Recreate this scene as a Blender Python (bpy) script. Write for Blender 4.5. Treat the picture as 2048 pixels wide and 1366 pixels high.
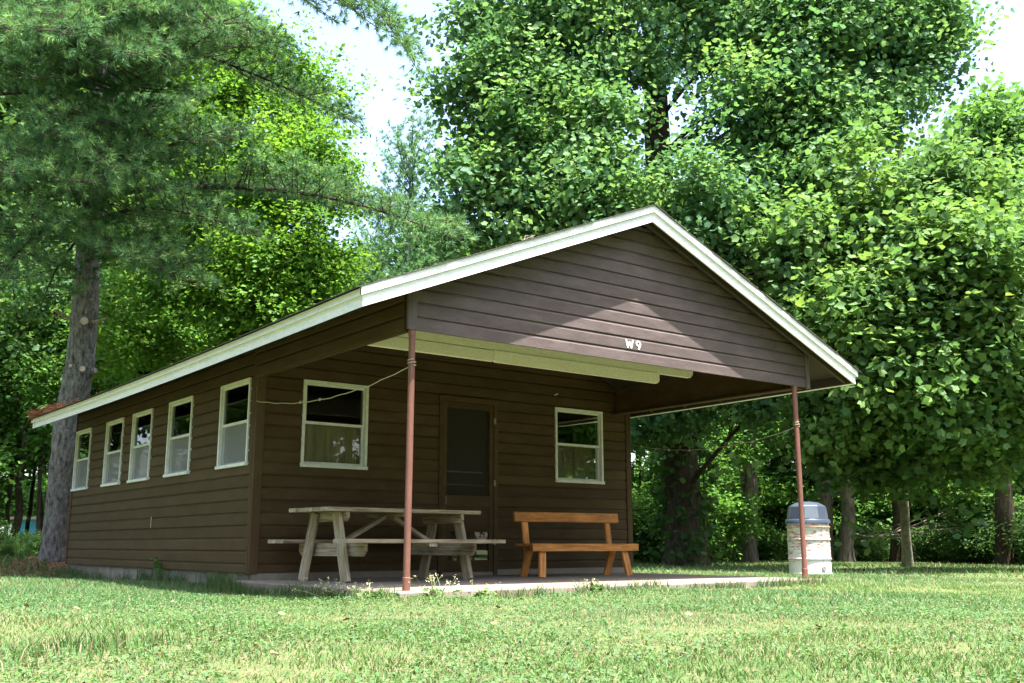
import bpy, math, random
import numpy as np
from mathutils import Vector, Matrix
pi = math.pi
rad = math.radians
for o in list(bpy.data.objects):
    bpy.data.objects.remove(o)
scene = bpy.context.scene
COL = scene.collection

# ------------------------------------------------------------------ camera
CAM = np.array([-4.327, -10.062, 0.348]); YAW = -0.652; PITCH = 0.197; FPX = 2040.9
cam_data = bpy.data.cameras.new('camera'); cam = bpy.data.objects.new('camera', cam_data); COL.objects.link(cam)
cam.location = CAM; cam.rotation_euler = (pi/2+PITCH, 0, YAW)
cam_data.sensor_width = 36; cam_data.lens = 36*FPX/2048; cam_data.clip_start = 0.05; cam_data.clip_end = 2000
scene.camera = cam

# ------------------------------------------------------------------ sky, sun, exposure
world = bpy.data.worlds.new('World'); scene.world = world; world.use_nodes = True
wn = world.node_tree.nodes; wl = world.node_tree.links
sky_tex = wn.new('ShaderNodeTexSky'); sky_tex.sky_type = 'NISHITA'; sky_tex.sun_disc = False
TO_SUN = Vector((0.034, -0.309, 0.950)).normalized()
sky_tex.sun_elevation = math.asin(TO_SUN.z); sky_tex.sun_rotation = math.atan2(TO_SUN.x, TO_SUN.y)
sky_tex.air_density = 1.0; sky_tex.dust_density = 4.0; sky_tex.ozone_density = 0.6; sky_tex.altitude = 200
wn['Background'].inputs['Strength'].default_value = 0.15
wl.new(sky_tex.outputs[0], wn['Background'].inputs['Color'])
sun_data = bpy.data.lights.new('sun', 'SUN'); sun_data.energy = 5.0; sun_data.angle = rad(0.53); sun_data.color = (1.0, 0.97, 0.925)
sun = bpy.data.objects.new('sun', sun_data); COL.objects.link(sun); sun.location = (0, -10, 30)
sun.rotation_euler = TO_SUN.to_track_quat('Z', 'Y').to_euler()
scene.view_settings.view_transform = 'Standard'; scene.view_settings.look = 'None'
scene.view_settings.exposure = 2.2; scene.view_settings.gamma = 1.0; scene.view_settings.use_curve_mapping = False
scene.cycles.max_bounces = 8; scene.cycles.transparent_max_bounces = 12; scene.cycles.diffuse_bounces = 4
scene.cycles.transmission_bounces = 6; scene.cycles.glossy_bounces = 3
scene.cycles.caustics_reflective = False; scene.cycles.caustics_refractive = False

# ------------------------------------------------------------------ survey helpers (used to find where things stand)
_c, _s = math.cos(YAW), math.sin(YAW); _cp, _sp = math.cos(PITCH), math.sin(PITCH)
V_R = np.array([_c, _s, 0]); V_F = np.array([-_s*_cp, _c*_cp, _sp]); V_U = np.cross(V_R, V_F)
def at(u, v, d):
    return CAM+(V_F*FPX+V_R*(u-1024)-V_U*(v-683))*d/FPX
GROUND = -0.08
def sstep(a, b, x):
    t = np.clip((x-a)/(b-a), 0, 1); return t*t*(3-2*t)
def gh(x, y):
    x = np.asarray(x, float); y = np.asarray(y, float)
    h = GROUND+0.022*np.sin(x*0.9+1.3)*np.sin(y*0.7+0.4)+0.012*np.sin(x*2.3+y*1.1)
    h = h+0.20*np.exp(-((x-0.4)**2+(y-9.8)**2)/(2*1.25**2))
    h = h+0.22*sstep(9, 14, y)*sstep(5, 1, x)+0.045*np.exp(-((x-8.1)**2+(y+1.1)**2)/4)
    h = h+0.04*np.exp(-((y+3.45)/0.5)**2)*sstep(-1, -0.3, x)*sstep(3.5, 0.8, x)
    h = h-0.03*sstep(-3.2, -1.0, y)*sstep(-2, 0, x)*sstep(6.5, 5.2, x)
    return h
def spot(u, d):
    p = at(u, 1100, d); return np.array([p[0], p[1], float(gh(p[0], p[1]))])

# ------------------------------------------------------------------ mesh helpers
def link(o, parent=None):
    COL.objects.link(o)
    if parent is not None: o.parent = parent
    return o
def tag(o, label=None, cat=None, group=None, kind=None):
    if label: o['label'] = label
    if cat: o['category'] = cat
    if group: o['group'] = group
    if kind: o['kind'] = kind
    return o
def empty(name, loc=(0, 0, 0), rz=0.0, parent=None):
    o = bpy.data.objects.new(name, None); o.location = loc; o.rotation_euler = (0, 0, rz); o.empty_display_size = 0.2
    return link(o, parent)
def mesh_np(name, verts, loops, sizes, mat, parent=None, col=None, smooth=False):
    me = bpy.data.meshes.new(name)
    verts = np.ascontiguousarray(verts, np.float32); loops = np.ascontiguousarray(loops, np.int32).ravel(); sizes = np.ascontiguousarray(sizes, np.int32)
    me.vertices.add(len(verts)); me.vertices.foreach_set('co', verts.ravel())
    me.loops.add(len(loops)); me.loops.foreach_set('vertex_index', loops)
    me.polygons.add(len(sizes)); st = np.concatenate([[0], np.cumsum(sizes)[:-1]]).astype(np.int32)
    me.polygons.foreach_set('loop_start', st); me.polygons.foreach_set('loop_total', sizes)
    if smooth: me.polygons.foreach_set('use_smooth', np.ones(len(sizes), bool))
    me.update(calc_edges=True)
    if col is not None:
        a = me.attributes.new('Col', 'FLOAT_COLOR', 'POINT')
        c4 = np.ones((len(verts), 4), np.float32); c4[:, :3] = col; a.data.foreach_set('color', c4.ravel())
    me.materials.append(mat)
    o = bpy.data.objects.new(name, me)
    return link(o, parent)
class MB:
    def __init__(s): s.v = []; s.f = []
    def add(s, vs, fs):
        b = len(s.v); s.v.extend([tuple(map(float, q)) for q in vs]); s.f.extend([tuple(i+b for i in f) for f in fs])
    def box(s, x0, x1, y0, y1, z0, z1):
        s.add([(x0,y0,z0),(x1,y0,z0),(x1,y1,z0),(x0,y1,z0),(x0,y0,z1),(x1,y0,z1),(x1,y1,z1),(x0,y1,z1)],
              [(0,3,2,1),(4,5,6,7),(0,1,5,4),(1,2,6,5),(2,3,7,6),(3,0,4,7)])
    def extrude(s, poly0, poly1):
        n = len(poly0); s.add(list(poly0)+list(poly1), [tuple(range(n-1, -1, -1)), tuple(range(n, 2*n))]+[(i, (i+1) % n, n+(i+1) % n, n+i) for i in range(n)])
    def tube(s, pts, rr, n=6, cap=True):
        pts = [Vector(p) for p in pts]; rings = []
        t0 = (pts[1]-pts[0]).normalized(); a = t0.orthogonal().normalized()
        vs = []; fs = []
        for i, p in enumerate(pts):
            t = (pts[min(i+1, len(pts)-1)]-pts[max(i-1, 0)]).normalized()
            a = (a-t*a.dot(t)); a = a.normalized() if a.length > 1e-6 else t.orthogonal().normalized()
            b = t.cross(a)
            for k in range(n):
                w = 2*pi*k/n; vs.append(p+(a*math.cos(w)+b*math.sin(w))*rr[i])
        for i in range(len(pts)-1):
            for k in range(n):
                fs.append((i*n+k, i*n+(k+1) % n, (i+1)*n+(k+1) % n, (i+1)*n+k))
        if cap: fs.append(tuple(range(n-1, -1, -1))); fs.append(tuple((len(pts)-1)*n+k for k in range(n)))
        s.add(vs, fs)
    def lathe(s, prof, n=32, c=(0, 0, 0)):
        vs = []; fs = []
        for (r, z) in prof:
            for k in range(n): w = 2*pi*k/n; vs.append((c[0]+r*math.cos(w), c[1]+r*math.sin(w), c[2]+z))
        for i in range(len(prof)-1):
            for k in range(n): fs.append((i*n+k, i*n+(k+1) % n, (i+1)*n+(k+1) % n, (i+1)*n+k))
        fs.append(tuple(range(n-1, -1, -1))); fs.append(tuple((len(prof)-1)*n+k for k in range(n)))
        s.add(vs, fs)
    def build(s, name, mat, parent=None, smooth=False):
        me = bpy.data.meshes.new(name); me.from_pydata(s.v, [], s.f); me.materials.append(mat); me.update()
        if smooth:
            me.polygons.foreach_set('use_smooth', np.ones(len(me.polygons), bool))
            try: me.set_sharp_from_angle(angle=rad(38))
            except Exception: pass
        return link(bpy.data.objects.new(name, me), parent)
def bar(name, mat, parent, p0, p1, w, h, up=(0, 0, 1), ch=0.004, cuts=None):
    """A plank from p0 to p1, w across, h along 'up', local X runs along the grain."""
    p0 = Vector(p0); p1 = Vector(p1); x = (p1-p0); L = x.length; x.normalize(); z = Vector(up); z = (z-x*z.dot(x)).normalized(); y = z.cross(x)
    a, b = w/2, h/2; c = min(ch, a*0.6, b*0.6)
    prof = [(-a+c, -b), (a-c, -b), (a, -b+c), (a, b-c), (a-c, b), (-a+c, b), (-a, b-c), (-a, -b+c)]
    m = MB(); l = L/2
    m.extrude([(-l, q[0], q[1]) for q in prof], [(l, q[0], q[1]) for q in prof])
    if cuts:   # clipped lower corners at the ends: 'cuts' metres
        m = MB(); pr = [(-l, b), (-l, -b+cuts), (-l+cuts, -b), (l-cuts, -b), (l, -b+cuts), (l, b)]
        m.extrude([(q[0], -a, q[1]) for q in pr], [(q[0], a, q[1]) for q in pr])
    o = m.build(name, mat, parent)
    M = Matrix(((x.x, y.x, z.x, 0), (x.y, y.y, z.y, 0), (x.z, y.z, z.z, 0), (0, 0, 0, 1))); M.translation = (p0+p1)/2
    o.matrix_basis = M
    return o

# ------------------------------------------------------------------ materials
def new_mat(name):
    m = bpy.data.materials.new(name); m.use_nodes = True; nt = m.node_tree; return m, nt, nt.nodes, nt.links
def nz(nt, vec, scale, detail=4, rough=0.6):
    n = nt.nodes.new('ShaderNodeTexNoise'); n.inputs['Scale'].default_value = scale; n.inputs['Detail'].default_value = detail; n.inputs['Roughness'].default_value = rough
    if vec is not None: nt.links.new(vec, n.inputs['Vector'])
    return n.outputs['Fac']
def ramp(nt, fac, stops):
    r = nt.nodes.new('ShaderNodeValToRGB'); nt.links.new(fac, r.inputs['Fac']); e = r.color_ramp.elements
    while len(e) < len(stops): e.new(0.5)
    for i, (p, c) in enumerate(stops):
        e[i].position = p; e[i].color = (c[0], c[1], c[2], 1) if not np.isscalar(c) else (c, c, c, 1)
    return r.outputs['Color']
def mixc(nt, fac, a, b, mode='MIX'):
    n = nt.nodes.new('ShaderNodeMix'); n.data_type = 'RGBA'; n.blend_type = mode
    if np.isscalar(fac): n.inputs['Factor'].default_value = fac
    else: nt.links.new(fac, n.inputs['Factor'])
    for k, q in ((6, a), (7, b)):
        if isinstance(q, (tuple, list)): n.inputs[k].default_value = (q[0], q[1], q[2], 1)
        else: nt.links.new(q, n.inputs[k])
    return n.outputs[2]
def coords(nt, scale=(1, 1, 1), kind='Object', rnd=True):
    t = nt.nodes.new('ShaderNodeTexCoord'); m = nt.nodes.new('ShaderNodeMapping'); m.inputs['Scale'].default_value = scale
    nt.links.new(t.outputs[kind], m.inputs['Vector'])
    if rnd:
        oi = nt.nodes.new('ShaderNodeObjectInfo'); cx = nt.nodes.new('ShaderNodeMath'); cx.operation = 'MULTIPLY'; cx.inputs[1].default_value = 37.0
        nt.links.new(oi.outputs['Random'], cx.inputs[0]); nt.links.new(cx.outputs[0], m.inputs['Location'])
    return m.outputs['Vector']
def objrand(nt, lo, hi):
    oi = nt.nodes.new('ShaderNodeObjectInfo'); mr = nt.nodes.new('ShaderNodeMapRange'); mr.inputs[3].default_value = lo; mr.inputs[4].default_value = hi
    nt.links.new(oi.outputs['Random'], mr.inputs[0])
    c = nt.nodes.new('ShaderNodeCombineColor')
    for i in range(3): nt.links.new(mr.outputs[0], c.inputs[i])
    return c.outputs[0]
def bump(nt, h, strength, dist=0.01):
    b = nt.nodes.new('ShaderNodeBump'); b.inputs['Strength'].default_value = strength; b.inputs['Distance'].default_value = dist
    nt.links.new(h, b.inputs['Height']); return b.outputs['Normal']
def principled(nt, color, rough=0.6, spec=0.4, normal=None, metal=0):
    b = nt.nodes['Principled BSDF']
    if isinstance(color, (tuple, list)): b.inputs['Base Color'].default_value = (*color, 1)
    else: nt.links.new(color, b.inputs['Base Color'])
    if np.isscalar(rough): b.inputs['Roughness'].default_value = rough
    else: nt.links.new(rough, b.inputs['Roughness'])
    b.inputs['Specular IOR Level'].default_value = spec; b.inputs['Metallic'].default_value = metal
    if normal is not None: nt.links.new(normal, b.inputs['Normal'])
    return b
def paint(name, col, dirt, amount=0.5, rough=0.55, gscale=(3, 3, 3), bstr=0.15, flake=None, vary=(0.9, 1.1), spec=0.35):
    m, nt, N, L = new_mat(name); v = coords(nt, gscale); f = nz(nt, v, 2.2, 6, 0.65); f2 = nz(nt, v, 22, 4)
    c = mixc(nt, ramp(nt, f, [(0.42, 0.0), (0.75, amount)]), col, dirt)
    c = mixc(nt, 1.0, c, ramp(nt, f2, [(0.3, 0.88), (0.7, 1.1)]), 'MULTIPLY')
    c = mixc(nt, 1.0, c, objrand(nt, *vary), 'MULTIPLY')
    if flake:
        f3 = nz(nt, coords(nt, (5, 5, 5)), 9, 5, 0.7); c = mixc(nt, ramp(nt, f3, [(0.66, 0.0), (0.70, 1.0)]), c, flake)
    principled(nt, c, rough, spec, bump(nt, f2, bstr, 0.004)); return m
def wood(name, stops, rough=0.7, bstr=0.5, spec=0.3, knots=None):
    m, nt, N, L = new_mat(name); v = coords(nt, (1.6, 26, 26)); g = nz(nt, v, 2.0, 6, 0.65); blot = nz(nt, coords(nt, (2, 3, 3)), 2.0, 4)
    c = ramp(nt, g, stops); c = mixc(nt, 1.0, c, ramp(nt, blot, [(0.3, 0.72), (0.7, 1.18)]), 'MULTIPLY'); c = mixc(nt, 1.0, c, objrand(nt, 0.82, 1.15), 'MULTIPLY')
    if knots:
        vo = nt.nodes.new('ShaderNodeTexVoronoi'); vo.inputs['Scale'].default_value = 3.2; nt.links.new(coords(nt, (1, 2.6, 2.6)), vo.inputs['Vector'])
        c = mixc(nt, ramp(nt, vo.outputs['Distance'], [(0.05, 0.9), (0.12, 0.0)]), c, knots)
    principled(nt, c, rough, spec, bump(nt, g, bstr, 0.003)); return m
def leaf_mat(name, trans=0.4, rough=0.42, spec=0.4, tcol=(1.25, 1.25, 0.55), vary=(0.85, 1.15)):
    m, nt, N, L = new_mat(name); a = N.new('ShaderNodeAttribute'); a.attribute_name = 'Col'
    c = mixc(nt, 1.0, a.outputs['Color'], objrand(nt, *vary), 'MULTIPLY')
    b = principled(nt, c, rough, spec)
    t = N.new('ShaderNodeBsdfTranslucent'); tc = mixc(nt, 1.0, c, tcol, 'MULTIPLY'); L.new(tc, t.inputs['Color'])
    mx = N.new('ShaderNodeMixShader'); mx.inputs[0].default_value = trans; L.new(b.outputs[0], mx.inputs[1]); L.new(t.outputs[0], mx.inputs[2])
    L.new(mx.outputs[0], N['Material Output'].inputs['Surface']); return m
def bark_mat(name, dark, light, scale=(9, 9, 1.6), bs=0.9, lichen=None):
    m, nt, N, L = new_mat(name); v = coords(nt, scale); f = nz(nt, v, 2.4, 8, 0.7); f2 = nz(nt, coords(nt), 1.4, 4)
    c = ramp(nt, f, [(0.36, dark), (0.62, light)])
    c = mixc(nt, 1.0, c, ramp(nt, f2, [(0.3, 0.75), (0.7, 1.2)]), 'MULTIPLY')
    if lichen: c = mixc(nt, ramp(nt, nz(nt, coords(nt), 11, 6, 0.75), [(0.56, 0.0), (0.68, 0.75)]), c, lichen)
    principled(nt, c, 0.9, 0.15, bump(nt, f, bs, 0.03)); return m
M = {}
M['brown'] = paint('brown_paint', (0.066, 0.0405, 0.0190), (0.096, 0.064, 0.036), 0.8, 0.55, (1.2, 1.2, 3.0), 0.25, vary=(0.84, 1.14), spec=0.10)
M['brown_worn'] = paint('brown_paint_weathered', (0.094, 0.071, 0.066), (0.145, 0.114, 0.107), 0.8, 0.65, (1.6, 1.6, 5.0), 0.5, vary=(0.84, 1.16), spec=0.18, flake=(0.075, 0.055, 0.05))
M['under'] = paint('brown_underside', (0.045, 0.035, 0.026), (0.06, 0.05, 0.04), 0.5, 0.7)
M['white'] = paint('white_paint', (0.78, 0.79, 0.80), (0.64, 0.65, 0.64), 0.5, 0.45, (0.7, 0.7, 3), 0.1, vary=(0.97, 1.03))
M['sash'] = paint('window_white', (0.70, 0.71, 0.67), (0.45, 0.46, 0.36), 0.7, 0.4, (4, 4, 4), 0.2, flake=(0.26, 0.24, 0.17), vary=(0.95, 1.03))
M['cream'] = paint('cream_paint', (0.74, 0.70, 0.60), (0.62, 0.58, 0.47), 0.5, 0.55, (1.2, 1.2, 3), 0.2)
M['concrete'] = paint('concrete', (0.225, 0.188, 0.150), (0.165, 0.138, 0.108), 0.8, 0.85, (1, 1, 1), 0.6, vary=(0.9, 1.06))
M['block'] = paint('foundation_block', (0.17, 0.15, 0.12), (0.26, 0.23, 0.19), 0.8, 0.9, (3, 3, 3), 0.9, vary=(0.75, 1.25))
M['mortar'] = paint('mortar', (0.30, 0.28, 0.24), (0.2, 0.18, 0.15), 0.8, 0.95, (3, 3, 3), 0.9)
M['shingle'] = paint('asphalt_shingle', (0.085, 0.075, 0.065), (0.05, 0.055, 0.035), 0.7, 0.95, (4, 4, 4), 1.0, vary=(0.7, 1.3))
M['post'] = paint('red_brown_pipe_paint', (0.175, 0.075, 0.054), (0.10, 0.048, 0.036), 0.8, 0.45, (3, 3, 1.0), 0.2, flake=(0.11, 0.05, 0.03))
M['rope'] = paint('rope', (0.36, 0.32, 0.22), (0.5, 0.46, 0.34), 0.6, 0.9, (20, 20, 20), 0.3)
M['inside'] = paint('interior_board', (0.10, 0.075, 0.05), (0.07, 0.05, 0.035), 0.6, 0.8)
M['curtain'] = paint('tan_curtain', (0.44, 0.36, 0.22), (0.30, 0.24, 0.135), 0.7, 0.95, (14, 14, 1), 0.3)
M['curtain_pale'] = paint('pale_curtain', (0.66, 0.66, 0.64), (0.46, 0.46, 0.44), 0.7, 0.95, (14, 14, 1), 0.3)
M['steel'] = paint('dull_steel', (0.22, 0.21, 0.19), (0.12, 0.10, 0.08), 0.7, 0.45, (9, 9, 9), 0.2)
M['old_wood'] = wood('weathered_table_wood', [(0.30, (0.13, 0.10, 0.06)), (0.5, (0.345, 0.28, 0.185)), (0.72, (0.50, 0.43, 0.32))], 0.85, 0.9, 0.2)
M['new_wood'] = wood('orange_stained_bench_wood', [(0.3, (0.26, 0.095, 0.022)), (0.5, (0.58, 0.22, 0.05)), (0.72, (0.76, 0.36, 0.12))], 0.42, 0.35, 0.45, knots=(0.12, 0.04, 0.012))
M['dead'] = wood('dead_twig', [(0.3, (0.20, 0.16, 0.12)), (0.7, (0.42, 0.36, 0.29))], 0.9, 0.6)
M['dry_leaf'] = wood('dry_leaf', [(0.3, (0.16, 0.10, 0.05)), (0.7, (0.30, 0.20, 0.11))], 0.9, 0.3)
M['pine_bark'] = bark_mat('pine_bark', (0.045, 0.042, 0.041), (0.25, 0.24, 0.235), (8, 8, 2.6), 1.0, (0.36, 0.355, 0.34))
M['dark_bark'] = bark_mat('dark_bark', (0.035, 0.026, 0.02), (0.10, 0.075, 0.055))
M['grey_bark'] = bark_mat('grey_bark', (0.08, 0.068, 0.058), (0.25, 0.21, 0.185), (7, 7, 1.2))
M['pale_bark'] = bark_mat('pale_bark', (0.16, 0.15, 0.11), (0.33, 0.31, 0.24), (5, 5, 4), 0.4)
M['scar'] = wood('cut_limb', [(0.3, (0.32, 0.25, 0.2)), (0.7, (0.62, 0.53, 0.45))], 0.8, 0.4)
M['leaf'] = leaf_mat('broad_leaf', 0.47, 0.55, 0.18, (1.14, 1.10, 0.70))
M['needle'] = leaf_mat('pine_needle', 0.30, 0.6, 0.06, (1.1, 1.15, 0.8))
M['bough_bark'] = bark_mat('bough_bark', (0.03, 0.022, 0.018), (0.075, 0.055, 0.045))
M['grass'] = leaf_mat('grass_blade', 0.30, 0.6, 0.15, (1.15, 1.2, 0.6))
M['needle_litter'] = leaf_mat('dead_needles', 0.2, 0.8, 0.1, (1.1, 1, 0.9))
def glass_mat():
    m, nt, N, L = new_mat('window_glass'); t = N.new('ShaderNodeBsdfTransparent'); t.inputs[0].default_value = (0.86, 0.89, 0.86, 1)
    g = N.new('ShaderNodeBsdfGlossy'); g.inputs['Roughness'].default_value = 0.015; g.inputs['Color'].default_value = (1, 1, 1, 1)
    L.new(bump(nt, nz(nt, coords(nt), 2.5, 1), 0.04, 0.02), g.inputs['Normal'])
    f = N.new('ShaderNodeFresnel'); f.inputs[0].default_value = 1.48; mx = N.new('ShaderNodeMixShader'); L.new(f.outputs[0], mx.inputs[0])
    L.new(t.outputs[0], mx.inputs[1]); L.new(g.outputs[0], mx.inputs[2]); L.new(mx.outputs[0], N['Material Output'].inputs['Surface']); return m
M['glass'] = glass_mat()
def screen_mat(name, col, op):
    m, nt, N, L = new_mat(name); t = N.new('ShaderNodeBsdfTransparent'); d = N.new('ShaderNodeBsdfDiffuse'); d.inputs[0].default_value = (*col, 1)
    mx = N.new('ShaderNodeMixShader'); mx.inputs[0].default_value = op; L.new(t.outputs[0], mx.inputs[1]); L.new(d.outputs[0], mx.inputs[2])
    L.new(mx.outputs[0], N['Material Output'].inputs['Surface']); return m
M['screen'] = screen_mat('insect_screen', (0.34, 0.34, 0.34), 0.33)
M['door_screen'] = screen_mat('door_screen', (0.045, 0.040, 0.032), 0.48)
def drum_mat():
    m, nt, N, L = new_mat('white_drum_paint'); v = coords(nt, (1, 1, 1), rnd=False); sp = N.new('ShaderNodeSeparateXYZ'); L.new(v, sp.inputs[0])
    f = nz(nt, coords(nt, (5, 5, 26), rnd=False), 2.0, 7, 0.72); f2 = nz(nt, v, 6, 4)
    wear = ramp(nt, sp.outputs['Z'], [(0.20, 0.0), (0.30, 0.09), (0.55, 0.11), (0.70, 0.07)])
    s = N.new('ShaderNodeMath'); s.operation = 'ADD'; L.new(f, s.inputs[0]); L.new(wear, s.inputs[1])
    c = mixc(nt, ramp(nt, s.outputs[0], [(0.585, 0.0), (0.70, 1.0)]), mixc(nt, f2, (0.62, 0.64, 0.65), (0.52, 0.54, 0.54)), (0.30, 0.10, 0.045))
    principled(nt, c, 0.45, 0.4); return m
M['drum'] = drum_mat()
M['rust'] = paint('rusty_white', (0.48, 0.30, 0.20), (0.30, 0.11, 0.05), 1.0, 0.7, (3, 3, 3), 0.4)
M['lid'] = paint('slate_blue_plastic', (0.040, 0.053, 0.076), (0.06, 0.074, 0.096), 0.7, 0.38, (3, 3, 3), 0.1)
M['flap'] = paint('slate_blue_flap', (0.095, 0.115, 0.14), (0.12, 0.14, 0.165), 0.7, 0.3, (3, 3, 3), 0.1)
M['blue_wall'] = paint('bright_blue_siding', (0.05, 0.30, 0.55), (0.08, 0.36, 0.60), 0.5)
M['far_white'] = paint('far_white_siding', (0.72, 0.74, 0.76), (0.62, 0.64, 0.66), 0.5)

def ground_mat():
    m, nt, N, L = new_mat('lawn_soil'); t = N.new('ShaderNodeTexCoord'); v = t.outputs['Object']
    a = nz(nt, v, 0.8, 6, 0.6); b = nz(nt, v, 14, 6, 0.7); w = nz(nt, v, 60, 3)
    c = ramp(nt, a, [(0.35, (0.055, 0.095, 0.028)), (0.62, (0.105, 0.118, 0.048))])
    c = mixc(nt, ramp(nt, b, [(0.50, 0.0), (0.66, 0.8)]), c, (0.165, 0.135, 0.08))
    c = mixc(nt, 1.0, c, ramp(nt, w, [(0.3, 0.7), (0.7, 1.2)]), 'MULTIPLY')
    # pine needle litter round the pine behind the cabin and leaf litter inside the wood
    def disc(cx, cy, r0, r1):
        d = N.new('ShaderNodeVectorMath'); d.operation = 'DISTANCE'; mp = N.new('ShaderNodeMapping'); mp.inputs['Scale'].default_value = (1, 1, 0); L.new(v, mp.inputs['Vector'])
        L.new(mp.outputs[0], d.inputs[0]); d.inputs[1].default_value = (cx, cy, 0)
        ad = N.new('ShaderNodeMath'); ad.operation = 'MULTIPLY_ADD'; ad.inputs[1].default_value = 1.6; L.new(a, ad.inputs[0]); L.new(d.outputs['Value'], ad.inputs[2])
        mr = N.new('ShaderNodeMapRange'); mr.inputs[1].default_value = r0; mr.inputs[2].default_value = r1; mr.inputs[3].default_value = 1; mr.inputs[4].default_value = 0; L.new(ad.outputs[0], mr.inputs[0]); return mr.outputs[0]
    c = mixc(nt, disc(-0.1, 9.0, 2.0, 3.6), c, mixc(nt, ramp(nt, b, [(0.35, 0.0), (0.65, 1.0)]), (0.075, 0.05, 0.03), (0.23, 0.135, 0.085)))
    principled(nt, c, 0.95, 0.1, bump(nt, b, 0.8, 0.03)); return m
M['ground'] = ground_mat()

# ------------------------------------------------------------------ ground sheet
def axis(lo, hi, step, far):
    n = np.arange(lo, hi+1e-6, step); k = np.geomspace(step, far, 22)
    return np.concatenate([lo-k[::-1], n, hi+k])
gx = axis(-26, 44, 0.5, 500); gy = axis(-22, 44, 0.5, 500)
X, Y = np.meshgrid(gx, gy, indexing='ij'); V = np.stack([X, Y, gh(X, Y)], -1).reshape(-1, 3)
ny = len(gy); I, J = np.meshgrid(np.arange(len(gx)-1), np.arange(ny-1), indexing='ij'); I = I.ravel(); J = J.ravel()
Q = np.stack([I*ny+J, (I+1)*ny+J, (I+1)*ny+J+1, I*ny+J+1], -1)
tag(mesh_np('ground', V, Q, np.full(len(Q), 4), M['ground'], smooth=True), kind='structure')
slab = MB(); x0, x1, y0, y1 = -0.16, 5.08, -3.20, 0.02; c = 0.012
slab.extrude([(x0, y0, -0.30), (x1, y0, -0.30), (x1, y1, -0.30), (x0, y1, -0.30)], [(x0, y0, -c), (x1, y0, -c), (x1, y1, -c), (x0, y1, -c)])
slab.v[4:8]; slab.extrude([(x0, y0, -c), (x1, y0, -c), (x1, y1, -c), (x0, y1, -c)], [(x0+c, y0+c, 0), (x1-c, y0+c, 0), (x1-c, y1, 0), (x0+c, y1, 0)])
tag(slab.build('porch_slab', M['concrete']), kind='structure')

# ------------------------------------------------------------------ the cabin
W, LEN, PORCH = 5.36, 6.95, 3.086
MID = 2.533; SLOPE = 0.4105; EAVE_X = 3.165; OVF, OVB = 0.255, 0.18
Z_EAVE = 2.135; FASC = 0.106; TRIM = 0.045
def z_fb(x): return Z_EAVE+(EAVE_X-abs(x-MID))*SLOPE          # underside of the fascia line at x
def z_deck(x): return z_fb(x)+FASC-0.01
cabin = tag(empty('cabin'), 'dark brown board cabin with white roof trim and open front porch', 'cabin')
rng = random.Random(7)

class Wall:
    """o origin, s along the wall, n outwards"""
    def __init__(self, o, s, n): self.o = Vector(o); self.s = Vector(s); self.n = Vector(n)
    def p(self, s, d, z): q = self.o+self.s*s+self.n*d; return (q.x, q.y, q.z+z)
def core(w, name, s0, s1, z0, z1, ops, d0=-0.10, d1=0.0, mat='inside', parent=cabin):
    m = MB()
    def bx(a, b, c, d):
        if b-a < 1e-4 or d-c < 1e-4: return
        m.add([w.p(a,d0,c), w.p(b,d0,c), w.p(b,d1,c), w.p(a,d1,c), w.p(a,d0,d), w.p(b,d0,d), w.p(b,d1,d), w.p(a,d1,d)], [(0,3,2,1),(4,5,6,7),(0,1,5,4),(1,2,6,5),(2,3,7,6),(3,0,4,7)])
    cur = s0
    for (a, b, c, d) in sorted(ops):
        bx(cur, a, z0, z1); bx(a, b, z0, c); bx(a, b, d, z1); cur = b
    bx(cur, s1, z0, z1)
    return m.build(name, M[mat], parent)
def prof_d(t, e):   # thickness of a drop-siding board at height t above its lower edge
    if t < 0.004: return 0.0165+t*0.5
    if t < 0.77*e: return 0.0185
    u = min((t-0.77*e)/(0.18*e), 1); return 0.0185-0.0135*u
def siding(w, parent, s0, s1, z0, z1, phase, e, ops=(), lim=None, mat='brown', d_off=0.0):
    k0 = math.floor((z0-phase)/e)-1; k = k0
    while phase+k*e < z1:
        a = phase+k*e; b = a+e-0.0012; k += 1
        lo, hi = max(a, z0), min(b, z1)
        if hi-lo < 0.012: continue
        jit = rng.uniform(-0.0015, 0.0015)+d_off
        # pieces: (s range, z range)
        full = [(s0, s1, lo, hi)]; part = []
        for (oa, ob, oc, od) in ops:
            if od <= lo or oc >= hi: continue
            nf = []
            for (fa, fb, fl, fh) in full:
                if ob <= fa or oa >= fb: nf.append((fa, fb, fl, fh)); continue
                if oa > fa: nf.append((fa, oa, fl, fh))
                if ob < fb: nf.append((ob, fb, fl, fh))
            full = nf
            if oc-lo > 0.004: part.append((oa, ob, lo, oc))
            if hi-od > 0.004: part.append((oa, ob, od, hi))
        groups = []
        for q in sorted(full+part):
            if groups and part and q[0] <= max(g_[1] for g_ in groups[-1])+1e-4: groups[-1].append(q)
            else: groups.append([q])
        for g in groups:
            m = MB()
            for (fa, fb, fl, fh) in g:
                ts = sorted(set([fl, fh]+[a+q for q in (0.004, 0.77*e, 0.95*e) if fl < a+q < fh]))
                pts = [(-0.001, fl)]+[(prof_d(t-a, e)+jit, t) for t in ts]+[(-0.001, fh)]
                lf = (lambda z: fa) if lim is None else (lambda z: max(fa, lim(z)[0]))
                rf = (lambda z: fb) if lim is None else (lambda z: min(fb, lim(z)[1]))
                if rf(fh)-lf(fh) < 0.05: continue
                m.extrude([w.p(lf(z), d, z) for d, z in pts], [w.p(rf(z), d, z) for d, z in pts])
            if m.v: m.build('siding_board', M[mat], parent)

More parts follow.
